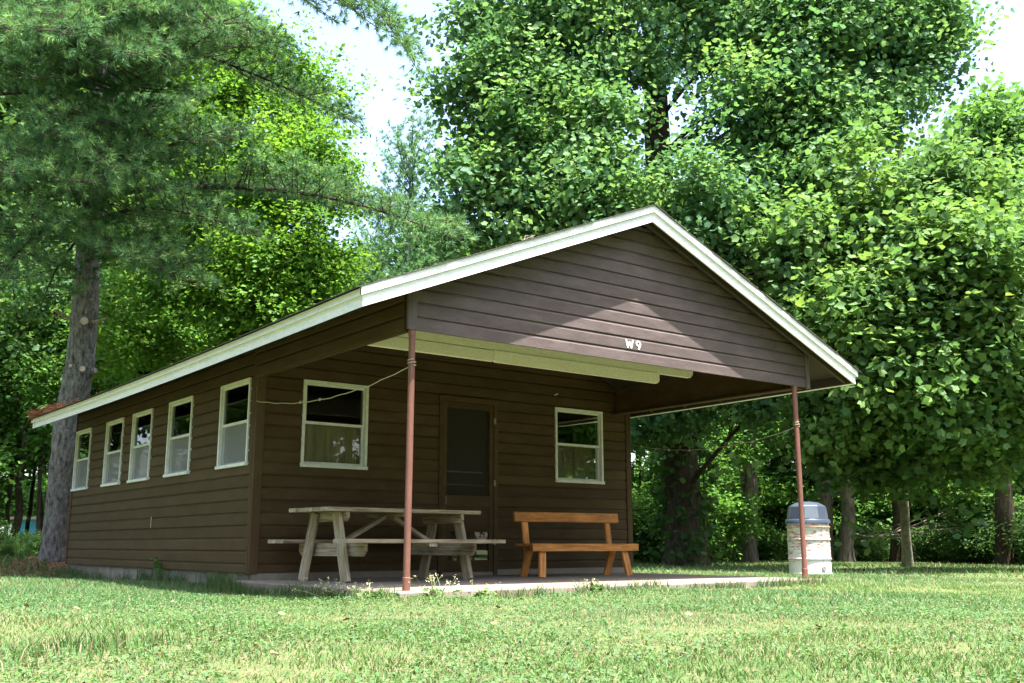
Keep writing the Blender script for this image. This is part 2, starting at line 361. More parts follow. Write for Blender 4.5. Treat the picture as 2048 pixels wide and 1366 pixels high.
SIDE = Wall((0, 0, 0), (0, 1, 0), (-1, 0, 0)); FRONT = Wall((0, 0, 0), (1, 0, 0), (0, -1, 0))
side_wins = [(0.150, 0.965), (1.845, 2.655), (3.285, 4.090), (4.497, 5.300), (6.085, 6.900)]
SZ0, SZ1 = 1.173, 2.100
side_ops = [(a, b, SZ0, SZ1) for a, b in side_wins]
W1 = (0.504, 1.301, 1.170, 2.108); W2 = (4.033, 4.850, 1.137, 2.092); DOOR = (2.261, 3.112, 0.03, 2.090)
z_top_side = z_deck(0)-0.02
side_wall = core(SIDE, 'side_wall', 0, LEN, 0.06, z_top_side, side_ops)
tag(side_wall, 'long brown side wall with five windows')
front_wall = core(FRONT, 'front_wall', 0.10, W, 0.06, 2.44, [W1, W2, DOOR]); tag(front_wall, 'brown porch wall with two windows and the door')
m = MB(); m.box(W-0.10, W, 0.10, LEN, 0.06, 2.42); rw = m.build('right_wall', M['brown'], cabin)
m = MB(); m.box(0.10, W-0.10, LEN-0.10, LEN, 0.06, 2.42); m.build('rear_wall', M['brown'], cabin)
siding(SIDE, side_wall, 0.062, LEN-0.045, 0.072, z_top_side-0.03, 0.165, 0.1305, side_ops)
D0 = FASC-0.012
def glim(z):
    h = (EAVE_X-(z-(D0-0.012)-Z_EAVE)/SLOPE); return (MID-h, MID+h)
siding(FRONT, front_wall, 0.075, W-0.09, 0.075, z_deck(MID)-0.15, 0.165, 0.1305, [W1, W2, DOOR], glim)
m = MB(); pf = [(0.12, 2.441), (W-0.12, 2.441), (W-0.12, z_deck(W-0.12)-0.03), (MID, z_deck(MID)-0.03), (0.12, z_deck(0.12)-0.03)]; m.extrude([(x, 0.0, z) for x, z in pf], [(x, 0.05, z) for x, z in pf]); m.build('gable_backing', M['brown'], cabin)
for nm, wl_, s, wd in (('corner_board', SIDE, 0.030, 0.062), ('corner_board', SIDE, LEN-0.022, 0.045), ('corner_board', FRONT, 0.0235, 0.103), ('corner_board', FRONT, W-0.045, 0.09)):
    bar(nm, M['brown'], cabin, wl_.p(s, 0.016, 0.062), wl_.p(s, 0.016, z_top_side-0.05 if wl_ is SIDE else 2.42), 0.033, wd, up=wl_.s)
# room behind the windows
m = MB(); m.box(0.10, W-0.10, 0.10, LEN-0.10, 0.02, 0.06); m.build('floor_boards', M['inside'], cabin)
m = MB(); m.box(0.10, W-0.10, 0.10, LEN-0.10, 2.40, 2.44); m.build('ceiling_panel', M['inside'], cabin)
# foundation: blocks one by one with mortar between
m = MB(); m.box(0.03, 0.2, 0.02, LEN-0.02, -0.35, 0.058); fnd = m.build('foundation', M['mortar'], cabin)
y = 0.03
while y < LEN-0.1:
    l = 0.295+rng.uniform(-0.012, 0.012); l = min(l, LEN-0.03-y); b = MB(); d = rng.uniform(-0.004, 0.005)
    b.box(0.012+d, 0.10, y+0.006, y+l-0.006, -0.34, 0.047+rng.uniform(-0.004, 0.003)); b.build('foundation_block', M['block'], fnd); y += l
m = MB(); m.box(0.02, W-0.02, -0.012, 0.15, -0.3, 0.066); m.build('foundation_sill', M['concrete'], cabin)

def curtain(w, parent, s0, s1, z0, z1, mat, d=-0.075, n=60, amp=0.014, seed=0):
    r = np.random.RandomState(seed); s = np.linspace(s0, s1, n); ph = np.cumsum(r.uniform(0.25, 1.0, n)); dd = d+amp*np.sin(ph)+0.006*np.sin(ph*2.7)
    m = MB(); vs = []; fs = []
    for i in range(n):
        vs += [w.p(s[i], dd[i]*1.0, z0), w.p(s[i], d+(dd[i]-d)*0.8, (z0+z1)/2), w.p(s[i], d+(dd[i]-d)*0.45, z1)]
        vs += [w.p(s[i], dd[i]-0.002, z0), w.p(s[i], d+(dd[i]-d)*0.8-0.002, (z0+z1)/2), w.p(s[i], d+(dd[i]-d)*0.45-0.002, z1)]
    for i in range(n-1):
        a, b = i*6, i*6+6
        fs += [(a, b, b+1, a+1), (a+1, b+1, b+2, a+2), (a+3, a+4, b+4, b+3), (a+4, a+5, b+5, b+4)]
    m.add(vs, fs); return m.build('curtain', mat, parent, smooth=True)
def window(w, op, label, cmat, cfrac, seed, screened):
    s0, s1, z0, z1 = op; t = empty('window', (0, 0, 0), 0, cabin); t['label'] = label
    B = lambda nm, a, b, c_, d_, e0, e1, mt='sash': mkbox(w, nm, a, b, c_, d_, e0, e1, mt, t)
    f = 0.030
    B('frame_head', s0, s1, z1-f, z1, -0.09, 0.036); B('frame_jamb', s0, s0+f, z0+0.03, z1-f-0.0005, -0.09, 0.034); B('frame_jamb', s1-f, s1, z0+0.03, z1-f-0.0005, -0.09, 0.034)
    B('sill', s0-0.006, s1+0.006, z0-0.004, z0+0.0295, -0.09, 0.050)
    zm = (z0+z1)/2+0.01; a, b = s0+f+0.001, s1-f-0.001; q = 0.022
    # upper sash in front, lower sash behind it
    for (lo, hi, e0, e1, nm) in ((zm-0.016, z1-f-0.001, -0.016, 0.006, 'upper_sash'), (z0+0.030, zm+0.014, -0.042, -0.019, 'lower_sash')):
        mm = MB()
        def bx(a_, b_, c_, d_):
            mm.add([w.p(a_,e0,c_), w.p(b_,e0,c_), w.p(b_,e1,c_), w.p(a_,e1,c_), w.p(a_,e0,d_), w.p(b_,e0,d_), w.p(b_,e1,d_), w.p(a_,e1,d_)], [(0,3,2,1),(4,5,6,7),(0,1,5,4),(1,2,6,5),(2,3,7,6),(3,0,4,7)])
        bx(a, a+q, lo, hi); bx(b-q, b, lo, hi); bx(a+q, b-q, lo, lo+q+0.008); bx(a+q, b-q, hi-q, hi)
        mm.build(nm, M['sash'], t)
        mkbox(w, 'pane', a+q-0.003, b-q+0.003, lo+q, hi-q+0.003, (e0+e1)/2-0.0015, (e0+e1)/2+0.0015, 'glass', t)
    if screened: mkbox(w, 'insect_screen', a+0.004, b-0.004, z0+0.032, zm-0.012, -0.0022, -0.0012, 'screen', t)
    c_ = curtain(w, t, s0+0.034, s1-0.034, z0+0.032, z0+(z1-z0)*cfrac, cmat, -0.082, 60, 0.030, seed)
    rd = MB(); zr = z0+(z1-z0)*cfrac; rd.tube([w.p(s0+0.03, -0.085, zr), w.p(s1-0.03, -0.085, zr)], [0.006, 0.006], 8); rd.build('curtain_rod', M['steel'], t)
    return t
def mkbox(w, nm, a, b, c, d, e0, e1, mt, parent):
    m = MB(); m.add([w.p(a,e0,c), w.p(b,e0,c), w.p(b,e1,c), w.p(a,e1,c), w.p(a,e0,d), w.p(b,e0,d), w.p(b,e1,d), w.p(a,e1,d)], [(0,3,2,1),(4,5,6,7),(0,1,5,4),(1,2,6,5),(2,3,7,6),(3,0,4,7)])
    return m.build(nm, M[mt], parent)
for i, op in enumerate(side_ops):
    t = window(SIDE, op, ['side window nearest the porch corner', 'second side window from the porch', 'middle window of the side wall', 'fourth side window from the porch', 'side window at the rear corner'][i], M['curtain_pale'], 0.52, 10+i, True)
    if i == 1: curtain(SIDE, t, op[1]-0.30, op[1]-0.05, op[2]+0.45, op[3]-0.05, M['curtain_pale'], -0.2, 20, 0.03, 44)
window(FRONT, W1, 'porch window left of the door', M['curtain'], 0.50, 21, False)
window(FRONT, W2, 'porch window right of the door', M['curtain'], 0.50, 22, False)

bar('paint_drip', M['cream'], side_wall, SIDE.p(3.06, 0.027, 0.56), SIDE.p(3.06, 0.027, 0.70), 0.004, 0.006, up=(0, 1, 0)); bar('cup_hook', M['white'], front_wall, FRONT.p(4.02, 0.03, 2.245), FRONT.p(4.055, 0.06, 2.262), 0.012, 0.012)
# screen door
dr = empty('screen_door', (0, 0, 0), 0, cabin); dr['label'] = 'brown screen door with two small lower panes'
s0, s1, z0, z1 = DOOR
D = lambda nm, a, b, c_, d_, e0, e1, mt='brown', par=dr: mkbox(FRONT, nm, a, b, c_, d_, e0, e1, mt, par)
D('door_casing', s0, s0+0.055, 0.0, z1-0.0605, -0.06, 0.036); D('door_casing', s1-0.055, s1, 0.0, z1-0.0605, -0.06, 0.036); D('door_casing', s0-0.012, s1+0.012, z1-0.06, z1+0.004, -0.06, 0.042)
a, b = s0+0.058, s1-0.058
D('stile', a, a+0.055, 0.04, z1-0.064, -0.012, 0.020); D('stile', b-0.055, b, 0.04, z1-0.064, -0.012, 0.020)
D('rail', a+0.0555, b-0.0555, z1-0.135, z1-0.064, -0.012, 0.018); D('rail', a+0.0555, b-0.0555, 0.80, 0.925, -0.012, 0.018)
D('rail', a+0.0555, b-0.0555, 0.04, 0.175, -0.012, 0.018); D('rail', a+0.0555, b-0.0555, 0.50, 0.545, -0.012, 0.018)
D('lower_panel', a+0.0555, b-0.0555, 0.5455, 0.7995, -0.008, 0.008)
D('mullion', a+0.255, a+0.285, 0.1755, 0.4995, -0.012, 0.017)
D('stile_panel', a+0.0555, a+0.10, 0.1755, 0.4995, -0.010, 0.012)
D('lower_pane', a+0.1005, a+0.2545, 0.1755, 0.4995, -0.004, 0.0, 'glass'); D('lower_pane', a+0.2855, b-0.0555, 0.1755, 0.4995, -0.004, 0.0, 'glass')
D('pane_backing', a+0.06, b-0.06, 0.16, 0.51, -0.055, -0.05, 'inside')
D('screen', a+0.0555, b-0.0555, 0.9255, z1-0.1355, -0.003, -0.001, 'door_screen')
D('inner_door', s0+0.056, s1-0.056, 0.03, z1-0.062, -0.10, -0.085, 'inside')
D('inner_door_bar', a+0.06, b-0.10, 1.20, 1.215, -0.0845, -0.06, 'white'); D('inner_door_bar', a+0.06, b-0.08, 1.05, 1.06, -0.0845, -0.06, 'white')
for z in (0.86, 0.90): pass
hd = MB(); hd.tube([FRONT.p(a+0.03, 0.02, 0.905), FRONT.p(a+0.03, 0.05, 0.90), FRONT.p(a+0.03, 0.05, 0.82), FRONT.p(a+0.03, 0.02, 0.815)], [0.006]*4, 8); hd.build('door_handle', M['steel'], dr)
for z in (0.35, 1.05, 1.80): D('hinge', b-0.008, b+0.022, z, z+0.07, 0.0375, 0.042, 'steel')

# ---- roof
roof = empty('roof', (0, 0, 0), 0, cabin); YF, YB = -PORCH-OVF, LEN+OVB
def slope_strip(name, sgn, u0, u1, t0, t1, ya, yb, mat, parent):
    """u: distance from the mid line in x, t: heights above the deck line; a slab between ya and yb"""
    m = MB(); pts = []
    for (u, dz) in ((u0, t0[0]), (u1, t0[1]), (u1, t1[1]), (u0, t1[0])):
        x = MID+sgn*u; pts.append((x, z_fb(x) if u <= EAVE_X else Z_EAVE-(u-EAVE_X)*SLOPE, dz))
    n = 14; ys = np.linspace(ya, yb, n); sag = lambda y: -0.035*math.sin(pi*min(max((y-YF)/(YB-YF), 0), 1))*min(1, u1/EAVE_X)
    for i in range(n-1):
        pass
    vs = [];
    for y_ in ys: vs += [(p[0], y_, p[1]+p[2]+sag(y_)*abs(p[0]-MID)/EAVE_X) for p in pts]
    fs = [(0, 1, 2, 3), tuple((n-1)*4+k for k in (3, 2, 1, 0))]
    for i in range(n-1):
        for k in range(4): fs.append((i*4+k, (i+1)*4+k, (i+1)*4+(k+1) % 4, i*4+(k+1) % 4))
    m.add(vs, fs); return m.build(name, mat, parent)
for sg in (-1, 1):
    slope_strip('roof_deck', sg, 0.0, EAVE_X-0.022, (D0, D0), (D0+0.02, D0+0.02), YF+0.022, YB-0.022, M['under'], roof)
    # fascia along the eave
    slope_strip('eave_fascia', sg, EAVE_X-0.02, EAVE_X, (0.0, 0.0), (FASC, FASC), YF, YB, M['white'], roof)
    slope_strip('eave_trim', sg, EAVE_X+0.001, EAVE_X+0.024, (FASC-0.012, FASC-0.012), (FASC+TRIM, FASC+TRIM), YF-0.02, YB+0.02, M['white'], roof)
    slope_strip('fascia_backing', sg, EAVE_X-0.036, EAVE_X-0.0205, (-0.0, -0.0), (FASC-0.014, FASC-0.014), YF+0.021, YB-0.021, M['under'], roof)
    # rake boards front and rear
    for (ya, yb, yt0, yt1) in ((YF, YF+0.02, YF-0.022, YF-0.001), (YB-0.02, YB, YB+0.001, YB+0.022)):
        slope_strip('rake_board', sg, 0.001, EAVE_X-0.0205, (0, 0), (FASC+0.004, FASC+0.004), ya, yb, M['white'], roof)
        slope_strip('rake_trim', sg, 0.001, EAVE_X+0.024, (FASC-0.010, FASC-0.010), (FASC+TRIM+0.008, FASC+TRIM+0.008), yt0, yt1, M['white'], roof)
    n = 24
    for k in range(n):
        u0 = EAVE_X+0.045-(k+1)*(EAVE_X+0.045)/n; u1 = EAVE_X+0.045-k*(EAVE_X+0.045)/n+0.02
        j = rng.uniform(-0.008, 0.008); b0 = FASC+TRIM+0.009
        slope_strip('shingle_course', sg, max(u0, 0.0), u1, (b0, b0+0.003), (b0+0.006, b0+0.010), YF-0.034+j, YB+0.034+j, M['shingle'], roof)
    # rafters under the eaves
    y = YF+0.10
    while y < YB-0.1:
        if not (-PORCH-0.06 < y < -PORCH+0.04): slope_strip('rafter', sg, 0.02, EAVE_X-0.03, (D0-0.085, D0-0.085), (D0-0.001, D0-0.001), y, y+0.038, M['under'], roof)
        y += 0.61
# ---- gable over the porch
GAB = Wall((0, -PORCH, 0), (1, 0, 0), (0, -1, 0)); GL, GR, GZ = -0.085, 5.165, 2.072
gable = empty('gable', (0, 0, 0), 0, cabin)
m = MB(); prof = [(GL+0.02, GZ+0.02), (GR-0.02, GZ+0.02), (GR-0.02, z_deck(GR)-0.03), (MID, z_deck(MID)-0.03), (GL+0.02, z_deck(GL)-0.03)]
m.extrude([(x, -PORCH, z) for x, z in prof], [(x, -PORCH+0.04, z) for x, z in prof]); m.build('gable_panel', M['brown'], gable)
def glim(z):
    h = (EAVE_X-(z-(D0-0.012)-Z_EAVE)/SLOPE); return (MID-h, MID+h)
siding(GAB, gable, GL+0.09, GR-0.062, GZ, z_deck(MID)-0.08, 2.189, 0.1235, (), glim, 'brown_worn')
bar('corner_trim', M['brown_worn'], gable, GAB.p(GL+0.045, 0.013, GZ+0.001), GAB.p(GL+0.045, 0.013, z_fb(GL)+0.09), 0.027, 0.089, up=(1, 0, 0))
bar('corner_trim', M['brown_worn'], gable, GAB.p(GR-0.030, 0.017, GZ-0.012), GAB.p(GR-0.030, 0.017, z_fb(GR)+0.08), 0.036, 0.060, up=(1, 0, 0))
# painted sign W9
sg = empty('painted_number', (0, 0, 0), 0, gable); sg['label'] = 'white painted W9'
def stroke(name, pts, wd):
    m = MB(); d = 0.0225
    for (p, q) in zip(pts[:-1], pts[1:]):
        p = Vector((p[0], p[1])); q = Vector((q[0], q[1])); t = (q-p).normalized(); n_ = Vector((-t.y, t.x))*wd/2; p = p-t*wd*0.3; q = q+t*wd*0.3
        A = [(p-n_), (q-n_), (q+n_), (p+n_)]
        d += 0.00015
        m.extrude([GAB.p(v_.x, d-0.004, v_.y) for v_ in A], [GAB.p(v_.x, d, v_.y) for v_ in A])
    return m.build(name, M['white'], sg)
stroke('letter_w', [(2.358, 2.281), (2.378, 2.207), (2.402, 2.262), (2.424, 2.207), (2.447, 2.281)], 0.015)
stroke('digit_9', [(2.548, 2.255)]+[(2.519+0.026*math.cos(w), 2.258+0.021*math.sin(w)) for w in np.linspace(0.3, 2*pi, 10)]+[(2.541, 2.235), (2.522, 2.206)], 0.015)
# ---- porch side panels
LP = Wall((-0.062, -PORCH+0.045, 0), (0, 1, 0), (-1, 0, 0)); lp = core(LP, 'porch_side_panel', 0.0, PORCH-0.13, 2.085, 2.44, [], -0.045, 0.0, 'brown')
siding(LP, lp, 0.0, PORCH-0.13, 2.075, 2.43, 2.20, 0.1235)
RP = Wall((5.10, -PORCH+0.045, 0), (0, 1, 0), (-1, 0, 0)); rp = core(RP, 'porch_side_panel', 0.0, PORCH-0.08, 2.085, 2.42, [], -0.05, 0.0, 'brown')
bar('panel_ledge', M['brown'], rp, (5.085, -PORCH+0.05, 2.075), (5.085, -0.035, 2.075), 0.11, 0.02); bar('panel_ledge', M['brown'], lp, (-0.04, -PORCH+0.05, 2.072), (-0.04, -0.09, 2.072), 0.05, 0.02)
bar('lower_beam', M['cream'], cabin, (-0.015, -2.30, 2.125), (1.36, -2.30, 2.125), 0.04, 0.110); bar('lower_beam', M['cream'], cabin, (1.364, -2.302, 2.125), (3.60, -2.302, 2.125), 0.04, 0.112, cuts=0.03)
bar('upper_beam', M['cream'], cabin, (-0.015, -2.29, 2.245), (4.14, -2.29, 2.245), 0.05, 0.122, cuts=0.04)
for px_, lean in ((-0.03, 0.012), (4.945, -0.010)):
    p = MB(); p.tube([(px_, -PORCH+0.01, 0.0), (px_+lean*0.5, -PORCH+0.01, 1.0), (px_+lean, -PORCH+0.012, 2.09)], [0.0275]*3, 20)
    t = p.build('porch_post', M['post'], cabin, smooth=True)
    f = MB(); f.lathe([(0.032, 0.0), (0.032, 0.10), (0.0285, 0.103)], 20, (px_, -PORCH+0.01, 0)); f.build('post_sleeve', M['post'], t, smooth=True)
    f = MB(); f.lathe([(0.031, 0.0), (0.031, 0.05)], 20, (px_+lean*0.9, -PORCH+0.012, 2.03)); f.build('post_collar', M['post'], t, smooth=True)

# ------------------------------------------------------------------ ropes
def rope(name, a, b, sag, knots, label, wraps=None):
    m = MB(); pts = []
    for i in range(31):
        t = i/30; p = Vector(a).lerp(Vector(b), t); p.z -= sag*4*t*(1-t)+0.004*math.sin(i*1.7); p.x += 0.006*math.sin(i*0.9); pts.append(p)
    t = tag(empty(name, a), label, 'rope'); off = Vector(a)
    m.tube([p-off for p in pts], [0.0042]*31, 6); m.build('line', M['rope'], t, smooth=True)
    for k in knots:
        i = int(k*30); q = MB(); q.tube([pts[i]-off+Vector((0, -0.016, -0.006)), pts[i]-off+Vector((0, -0.006, 0.004)), pts[i]-off+Vector((0, 0.006, -0.004)), pts[i]-off+Vector((0, 0.018, 0.004))], [0.003, 0.012, 0.012, 0.003], 7)
        q.build('knot', M['rope'], t, smooth=True)
    q = MB(); wp = [Vector((b[0]+0.033*math.cos(w), b[1]+0.0+0.033*math.sin(w)+0.036, b[2]+0.004*w))-off for w in np.linspace(-pi/2, 3.5*pi, 34)]
    q.tube(wp, [0.004]*34, 6); q.build('loop_round_post', M['rope'], t, smooth=True)
rope('clothes_line', (-0.03, -0.035, 1.825), (-0.018, -PORCH-0.025, 1.785), 0.13, [0.36, 0.47], 'slack cord from the near wall corner to the left porch post')
rope('clothes_line', (W-0.02, -0.035, 1.69), (4.94, -PORCH-0.025, 1.63), 0.16, [0.28, 0.42, 0.5], 'sagging cord from the far wall corner to the right porch post')

# ------------------------------------------------------------------ picnic table
pt = tag(empty('picnic_table', (1.11, -0.85, 0.0), 0.07), 'weathered grey wooden picnic table with attached seats on the porch', 'picnic table')
wd = M['old_wood']; L2 = 0.935; TH = 0.705
for i in range(5):
    yy = -0.292+i*0.146; j = [0.0, 0.012, -0.006, 0.01, -0.012][i]
    bar('table_plank', wd, pt, (-L2+j, yy, TH-0.019), (L2+j, yy, TH-0.019), 0.136, 0.038)
for sgn in (-1, 1):
    for j in (0, 1):
        bar('seat_plank', wd, pt, (-L2-0.02*j, sgn*(0.535+0.145*j), 0.385), (L2+0.01*j, sgn*(0.535+0.145*j), 0.385), 0.137, 0.038)
    x = sgn*0.70
    bar('top_cleat', wd, pt, (x, -0.34, TH-0.038-0.047), (x, 0.34, TH-0.038-0.047), 0.038, 0.092, cuts=0.035)
    xi = sgn*0.66
    bar('seat_support', wd, pt, (xi, -0.60, 0.366-0.062), (xi, 0.60, 0.366-0.062), 0.038, 0.122, cuts=0.05)
    for s2 in (-1, 1):
        bar('leg', wd, pt, (x+sgn*0.040, s2*0.40, 0.0), (x+sgn*0.040, s2*0.20, TH-0.04), 0.040, 0.125, up=(0, 1, 0))
    bar('brace', wd, pt, (sgn*0.62, 0.02*sgn, 0.34), (sgn*0.06, 0.02*sgn, TH-0.07), 0.075, 0.036, up=(0, 0, 1))
bar('centre_cleat', wd, pt, (0.0, -0.33, TH-0.058), (0.0, 0.33, TH-0.058), 0.09, 0.038)
for sgn in (-1, 1): bar('seat_cleat', wd, pt, (0.02, sgn*0.47, 0.350), (0.02, sgn*0.745, 0.350), 0.09, 0.031)

# ------------------------------------------------------------------ bench
bn = tag(empty('bench', (3.535, -1.00, 0.0), -0.10), 'orange stained wooden bench with one plank back beside the door', 'bench'); nw = M['new_wood']
for yy, w_ in ((-0.115, 0.105), (0.0, 0.108), (0.115, 0.105)): bar('seat_plank', nw, bn, (-0.73, yy, 0.353), (0.73, yy, 0.353), w_, 0.026)
bar('apron', nw, bn, (-0.735, -0.186, 0.322), (0.735, -0.186, 0.322), 0.030, 0.082)
bar('back_plank', nw, bn, (-0.735, 0.196, 0.665), (0.735, 0.196, 0.665), 0.032, 0.112, up=(0, 0.16, 1))
for s in (-1, 1):
    x = s*0.585
    bar('back_post', nw, bn, (x, 0.150, 0.20), (x, 0.228, 0.705), 0.075, 0.036, up=(0, 1, 0))
    bar('seat_bearer', nw, bn, (x, -0.165, 0.312), (x, 0.15, 0.312), 0.036, 0.055)
    bar('leg', nw, bn, (x+s*0.02, -0.185, 0.0), (x-s*0.02, -0.125, 0.338), 0.085, 0.038, up=(0, 1, 0))
    bar('leg', nw, bn, (x-0.02, 0.205, 0.0), (x+0.02, 0.11, 0.338), 0.085, 0.038, up=(0, 1, 0))

# ------------------------------------------------------------------ drum bin
dp = at(1621, 1147, 14.2); drum = tag(empty('trash_drum', (dp[0], dp[1], dp[2]-0.01)), 'rust stained white steel drum bin standing on the lawn', 'trash can')
RD = 0.287; HD = 0.74
m = MB(); pr = [(RD, 0.0)]
for zc in (0.21, 0.475): pr += [(RD, zc-0.016), (RD+0.010, zc-0.006), (RD+0.010, zc+0.006), (RD, zc+0.016)]
for zc in (0.645,): pr += [(RD, zc-0.014), (RD+0.007, zc-0.005), (RD+0.007, zc+0.005), (RD, zc+0.014)]
pr += [(RD, HD), (RD-0.01, HD), (RD-0.01, HD-0.02)]
m.lathe(pr, 56); m.build('drum_body', M['drum'], drum, smooth=True)
for zc in (0.21, 0.475, 0.645):
    f = MB(); f.lathe([(RD+0.006, zc-0.0095), (RD+0.0125, zc-0.005), (RD+0.0125, zc+0.004), (RD+0.006, zc+0.0085)], 56); f.build('hoop', M['rust'], drum, smooth=True)
f = MB(); f.lathe([(RD-0.002, 0.0), (RD+0.007, 0.004), (RD+0.007, 0.02), (RD, 0.024)], 56); f.build('bottom_chime', M['drum'], drum, smooth=True)
def on_drum(w, r, z): return (r*math.cos(w), r*math.sin(w), z)
wb = math.atan2(CAM[1]-dp[1], CAM[0]-dp[0])+0.68
f = MB(); c0 = Vector(on_drum(wb, RD, 0.082)); nrm = Vector((math.cos(wb), math.sin(wb), 0))
f.tube([c0-nrm*0.01, c0+nrm*0.014, c0+nrm*0.0141, c0+nrm*0.008], [0.034, 0.034, 0.022, 0.018], 20); f.build('bung', M['steel'], drum, smooth=True)
f = MB(); f.tube([on_drum(wb, RD+0.001, 0.13), on_drum(wb, RD+0.001, 0.63)], [0.003, 0.003], 6); f.build('seam', M['rust'], drum)
lid = tag(empty('bin_lid', (dp[0], dp[1], dp[2]-0.01+HD)), 'slate blue plastic dome lid with flaps on the white drum', 'lid')
m = MB(); m.lathe([(RD+0.010, -0.045), (RD+0.022, -0.045), (RD+0.020, -0.004), (RD+0.008, 0.012), (RD-0.02, 0.014)], 56); m.build('rim', M['lid'], lid, smooth=True)
m = MB(); vs = []; fs = []; cyaw = math.atan2(CAM[1]-dp[1], CAM[0]-dp[0]); rings = [(RD-0.004, 0.012), (RD-0.030, 0.185), (RD-0.055, 0.205), (0.15, 0.245), (0.06, 0.258)]
ang = [cyaw+q for q in (-0.18, 0.62, 1.39, 2.19, 2.96, 3.76, 4.53, 5.33)]
for (r, z) in rings:
    for w in ang: vs.append((r*math.cos(w), r*math.sin(w), z))
for i in range(len(rings)-1):
    for k in range(8): fs.append((i*8+k, i*8+(k+1) % 8, (i+1)*8+(k+1) % 8, (i+1)*8+k))
fs.append(tuple(32+k for k in range(8))); m.add(vs, fs); m.build('dome', M['lid'], lid)
for k in (0, 2, 4, 6):
    a, b = Vector(vs[k]), Vector(vs[(k+1) % 8]); c_, d_ = Vector(vs[8+(k+1) % 8]), Vector(vs[8+k]); cn = (a+b+c_+d_)/4; nr = (b-a).cross(d_-a).normalized()
    if nr.dot(cn) < 0: nr = -nr
    ins = [cn+(q-cn)*0.88+nr*0.001 for q in (a, b, c_, d_)]; f = MB(); f.extrude(ins, [q+nr*0.006 for q in ins]); f.build('flap', M['flap'], lid)

# ------------------------------------------------------------------ foliage kit
def unit(a): return a/np.maximum(np.linalg.norm(a, axis=-1, keepdims=True), 1e-9)
def place(tv, pos, xdir, nrm, size):
    """template (k,3) placed N times -> (N*k,3)"""
    x = unit(xdir); z = unit(nrm-x*np.sum(nrm*x, -1, keepdims=True)); y = np.cross(z, x)
    s = size[:, None]
    P = pos[:, None, :]+s[:, :, None]*(tv[None, :, 0:1]*x[:, None, :]+tv[None, :, 1:2]*y[:, None, :]+tv[None, :, 2:3]*z[:, None, :])
    return P.reshape(-1, 3)
def tile(faces, k, n):
    loops = []; sizes = []
    fl = np.concatenate([np.array(f) for f in faces]); sz = np.array([len(f) for f in faces])
    return (fl[None, :]+k*np.arange(n)[:, None]).ravel(), np.tile(sz, n)
# a lobed leaf folded on its midrib, and a plain leaf
LOBED = np.array([(0, 0, 0), (0.18, 0.40, 0.10), (0.55, 0.50, 0.10), (0.62, 0.34, 0.07), (1.0, 0.36, 0.02), (0.88, 0, 0.0), (1.0, -0.36, 0.02), (0.62, -0.34, 0.07), (0.55, -0.50, 0.10), (0.18, -0.40, 0.10)])
LOBED_F = [(0, 5, 4, 3), (0, 3, 2, 1), (0, 7, 6, 5), (0, 9, 8, 7)]
LOB = np.array([(0, 0, 0), (0.42, 0.50, 0.12), (1.0, 0.30, 0.03), (0.82, 0, -0.02), (1.0, -0.30, 0.03), (0.42, -0.50, 0.12)])
LOB_F = [(0, 3, 2, 1), (0, 5, 4, 3)]
PLAIN = np.array([(0, 0, 0), (0.45, 0.34, 0.08), (1, 0, -0.03), (0.45, -0.34, 0.08)]); PLAIN_F = [(0, 2, 1), (0, 3, 2)]
def leaf_cloud(name, centres, outs, per, spread, size, cols, mat, parent, seed, tmpl='plain', up=0.6, droop=0.35, rnd=0.52):
    r = np.random.RandomState(seed); n = len(centres)*per
    c = np.repeat(centres, per, 0); o = np.repeat(outs, per, 0)
    pos = c+r.normal(0, 1, (n, 3))*np.array(spread)
    nrm = unit(np.array([0, 0, up])+0.75*o+rnd*r.normal(0, 1, (n, 3)))
    d = unit(r.normal(0, 1, (n, 3))*np.array([1, 1, 0.3])+0.5*o+np.array([0, 0, -droop])); sz = size*r.uniform(0.6, 1.25, n)
    tv, tf = (LOB, LOB_F) if tmpl == 'lobed' else (PLAIN, PLAIN_F)
    P = place(tv, pos, d, nrm, sz); lo, si = tile(tf, len(tv), n)
    cc = np.repeat(cols[r.randint(0, len(cols), len(centres))], per, 0)*r.uniform(0.82, 1.18, (n, 1)); yel = r.rand(n) < 0.06; cc[yel] = cc[yel]*np.array([1.4, 1.28, 0.95])
    ob = mesh_np(name, P, lo, si, mat, parent, np.repeat(cc, len(tv), 0)); ob['kind'] = 'stuff'; return ob
def curve_pts(a, b, bend, n):
    a = np.array(a, float); b = np.array(b, float); t = np.linspace(0, 1, n)[:, None]; return a+(b-a)*t+np.array(bend)*(4*t*(1-t))
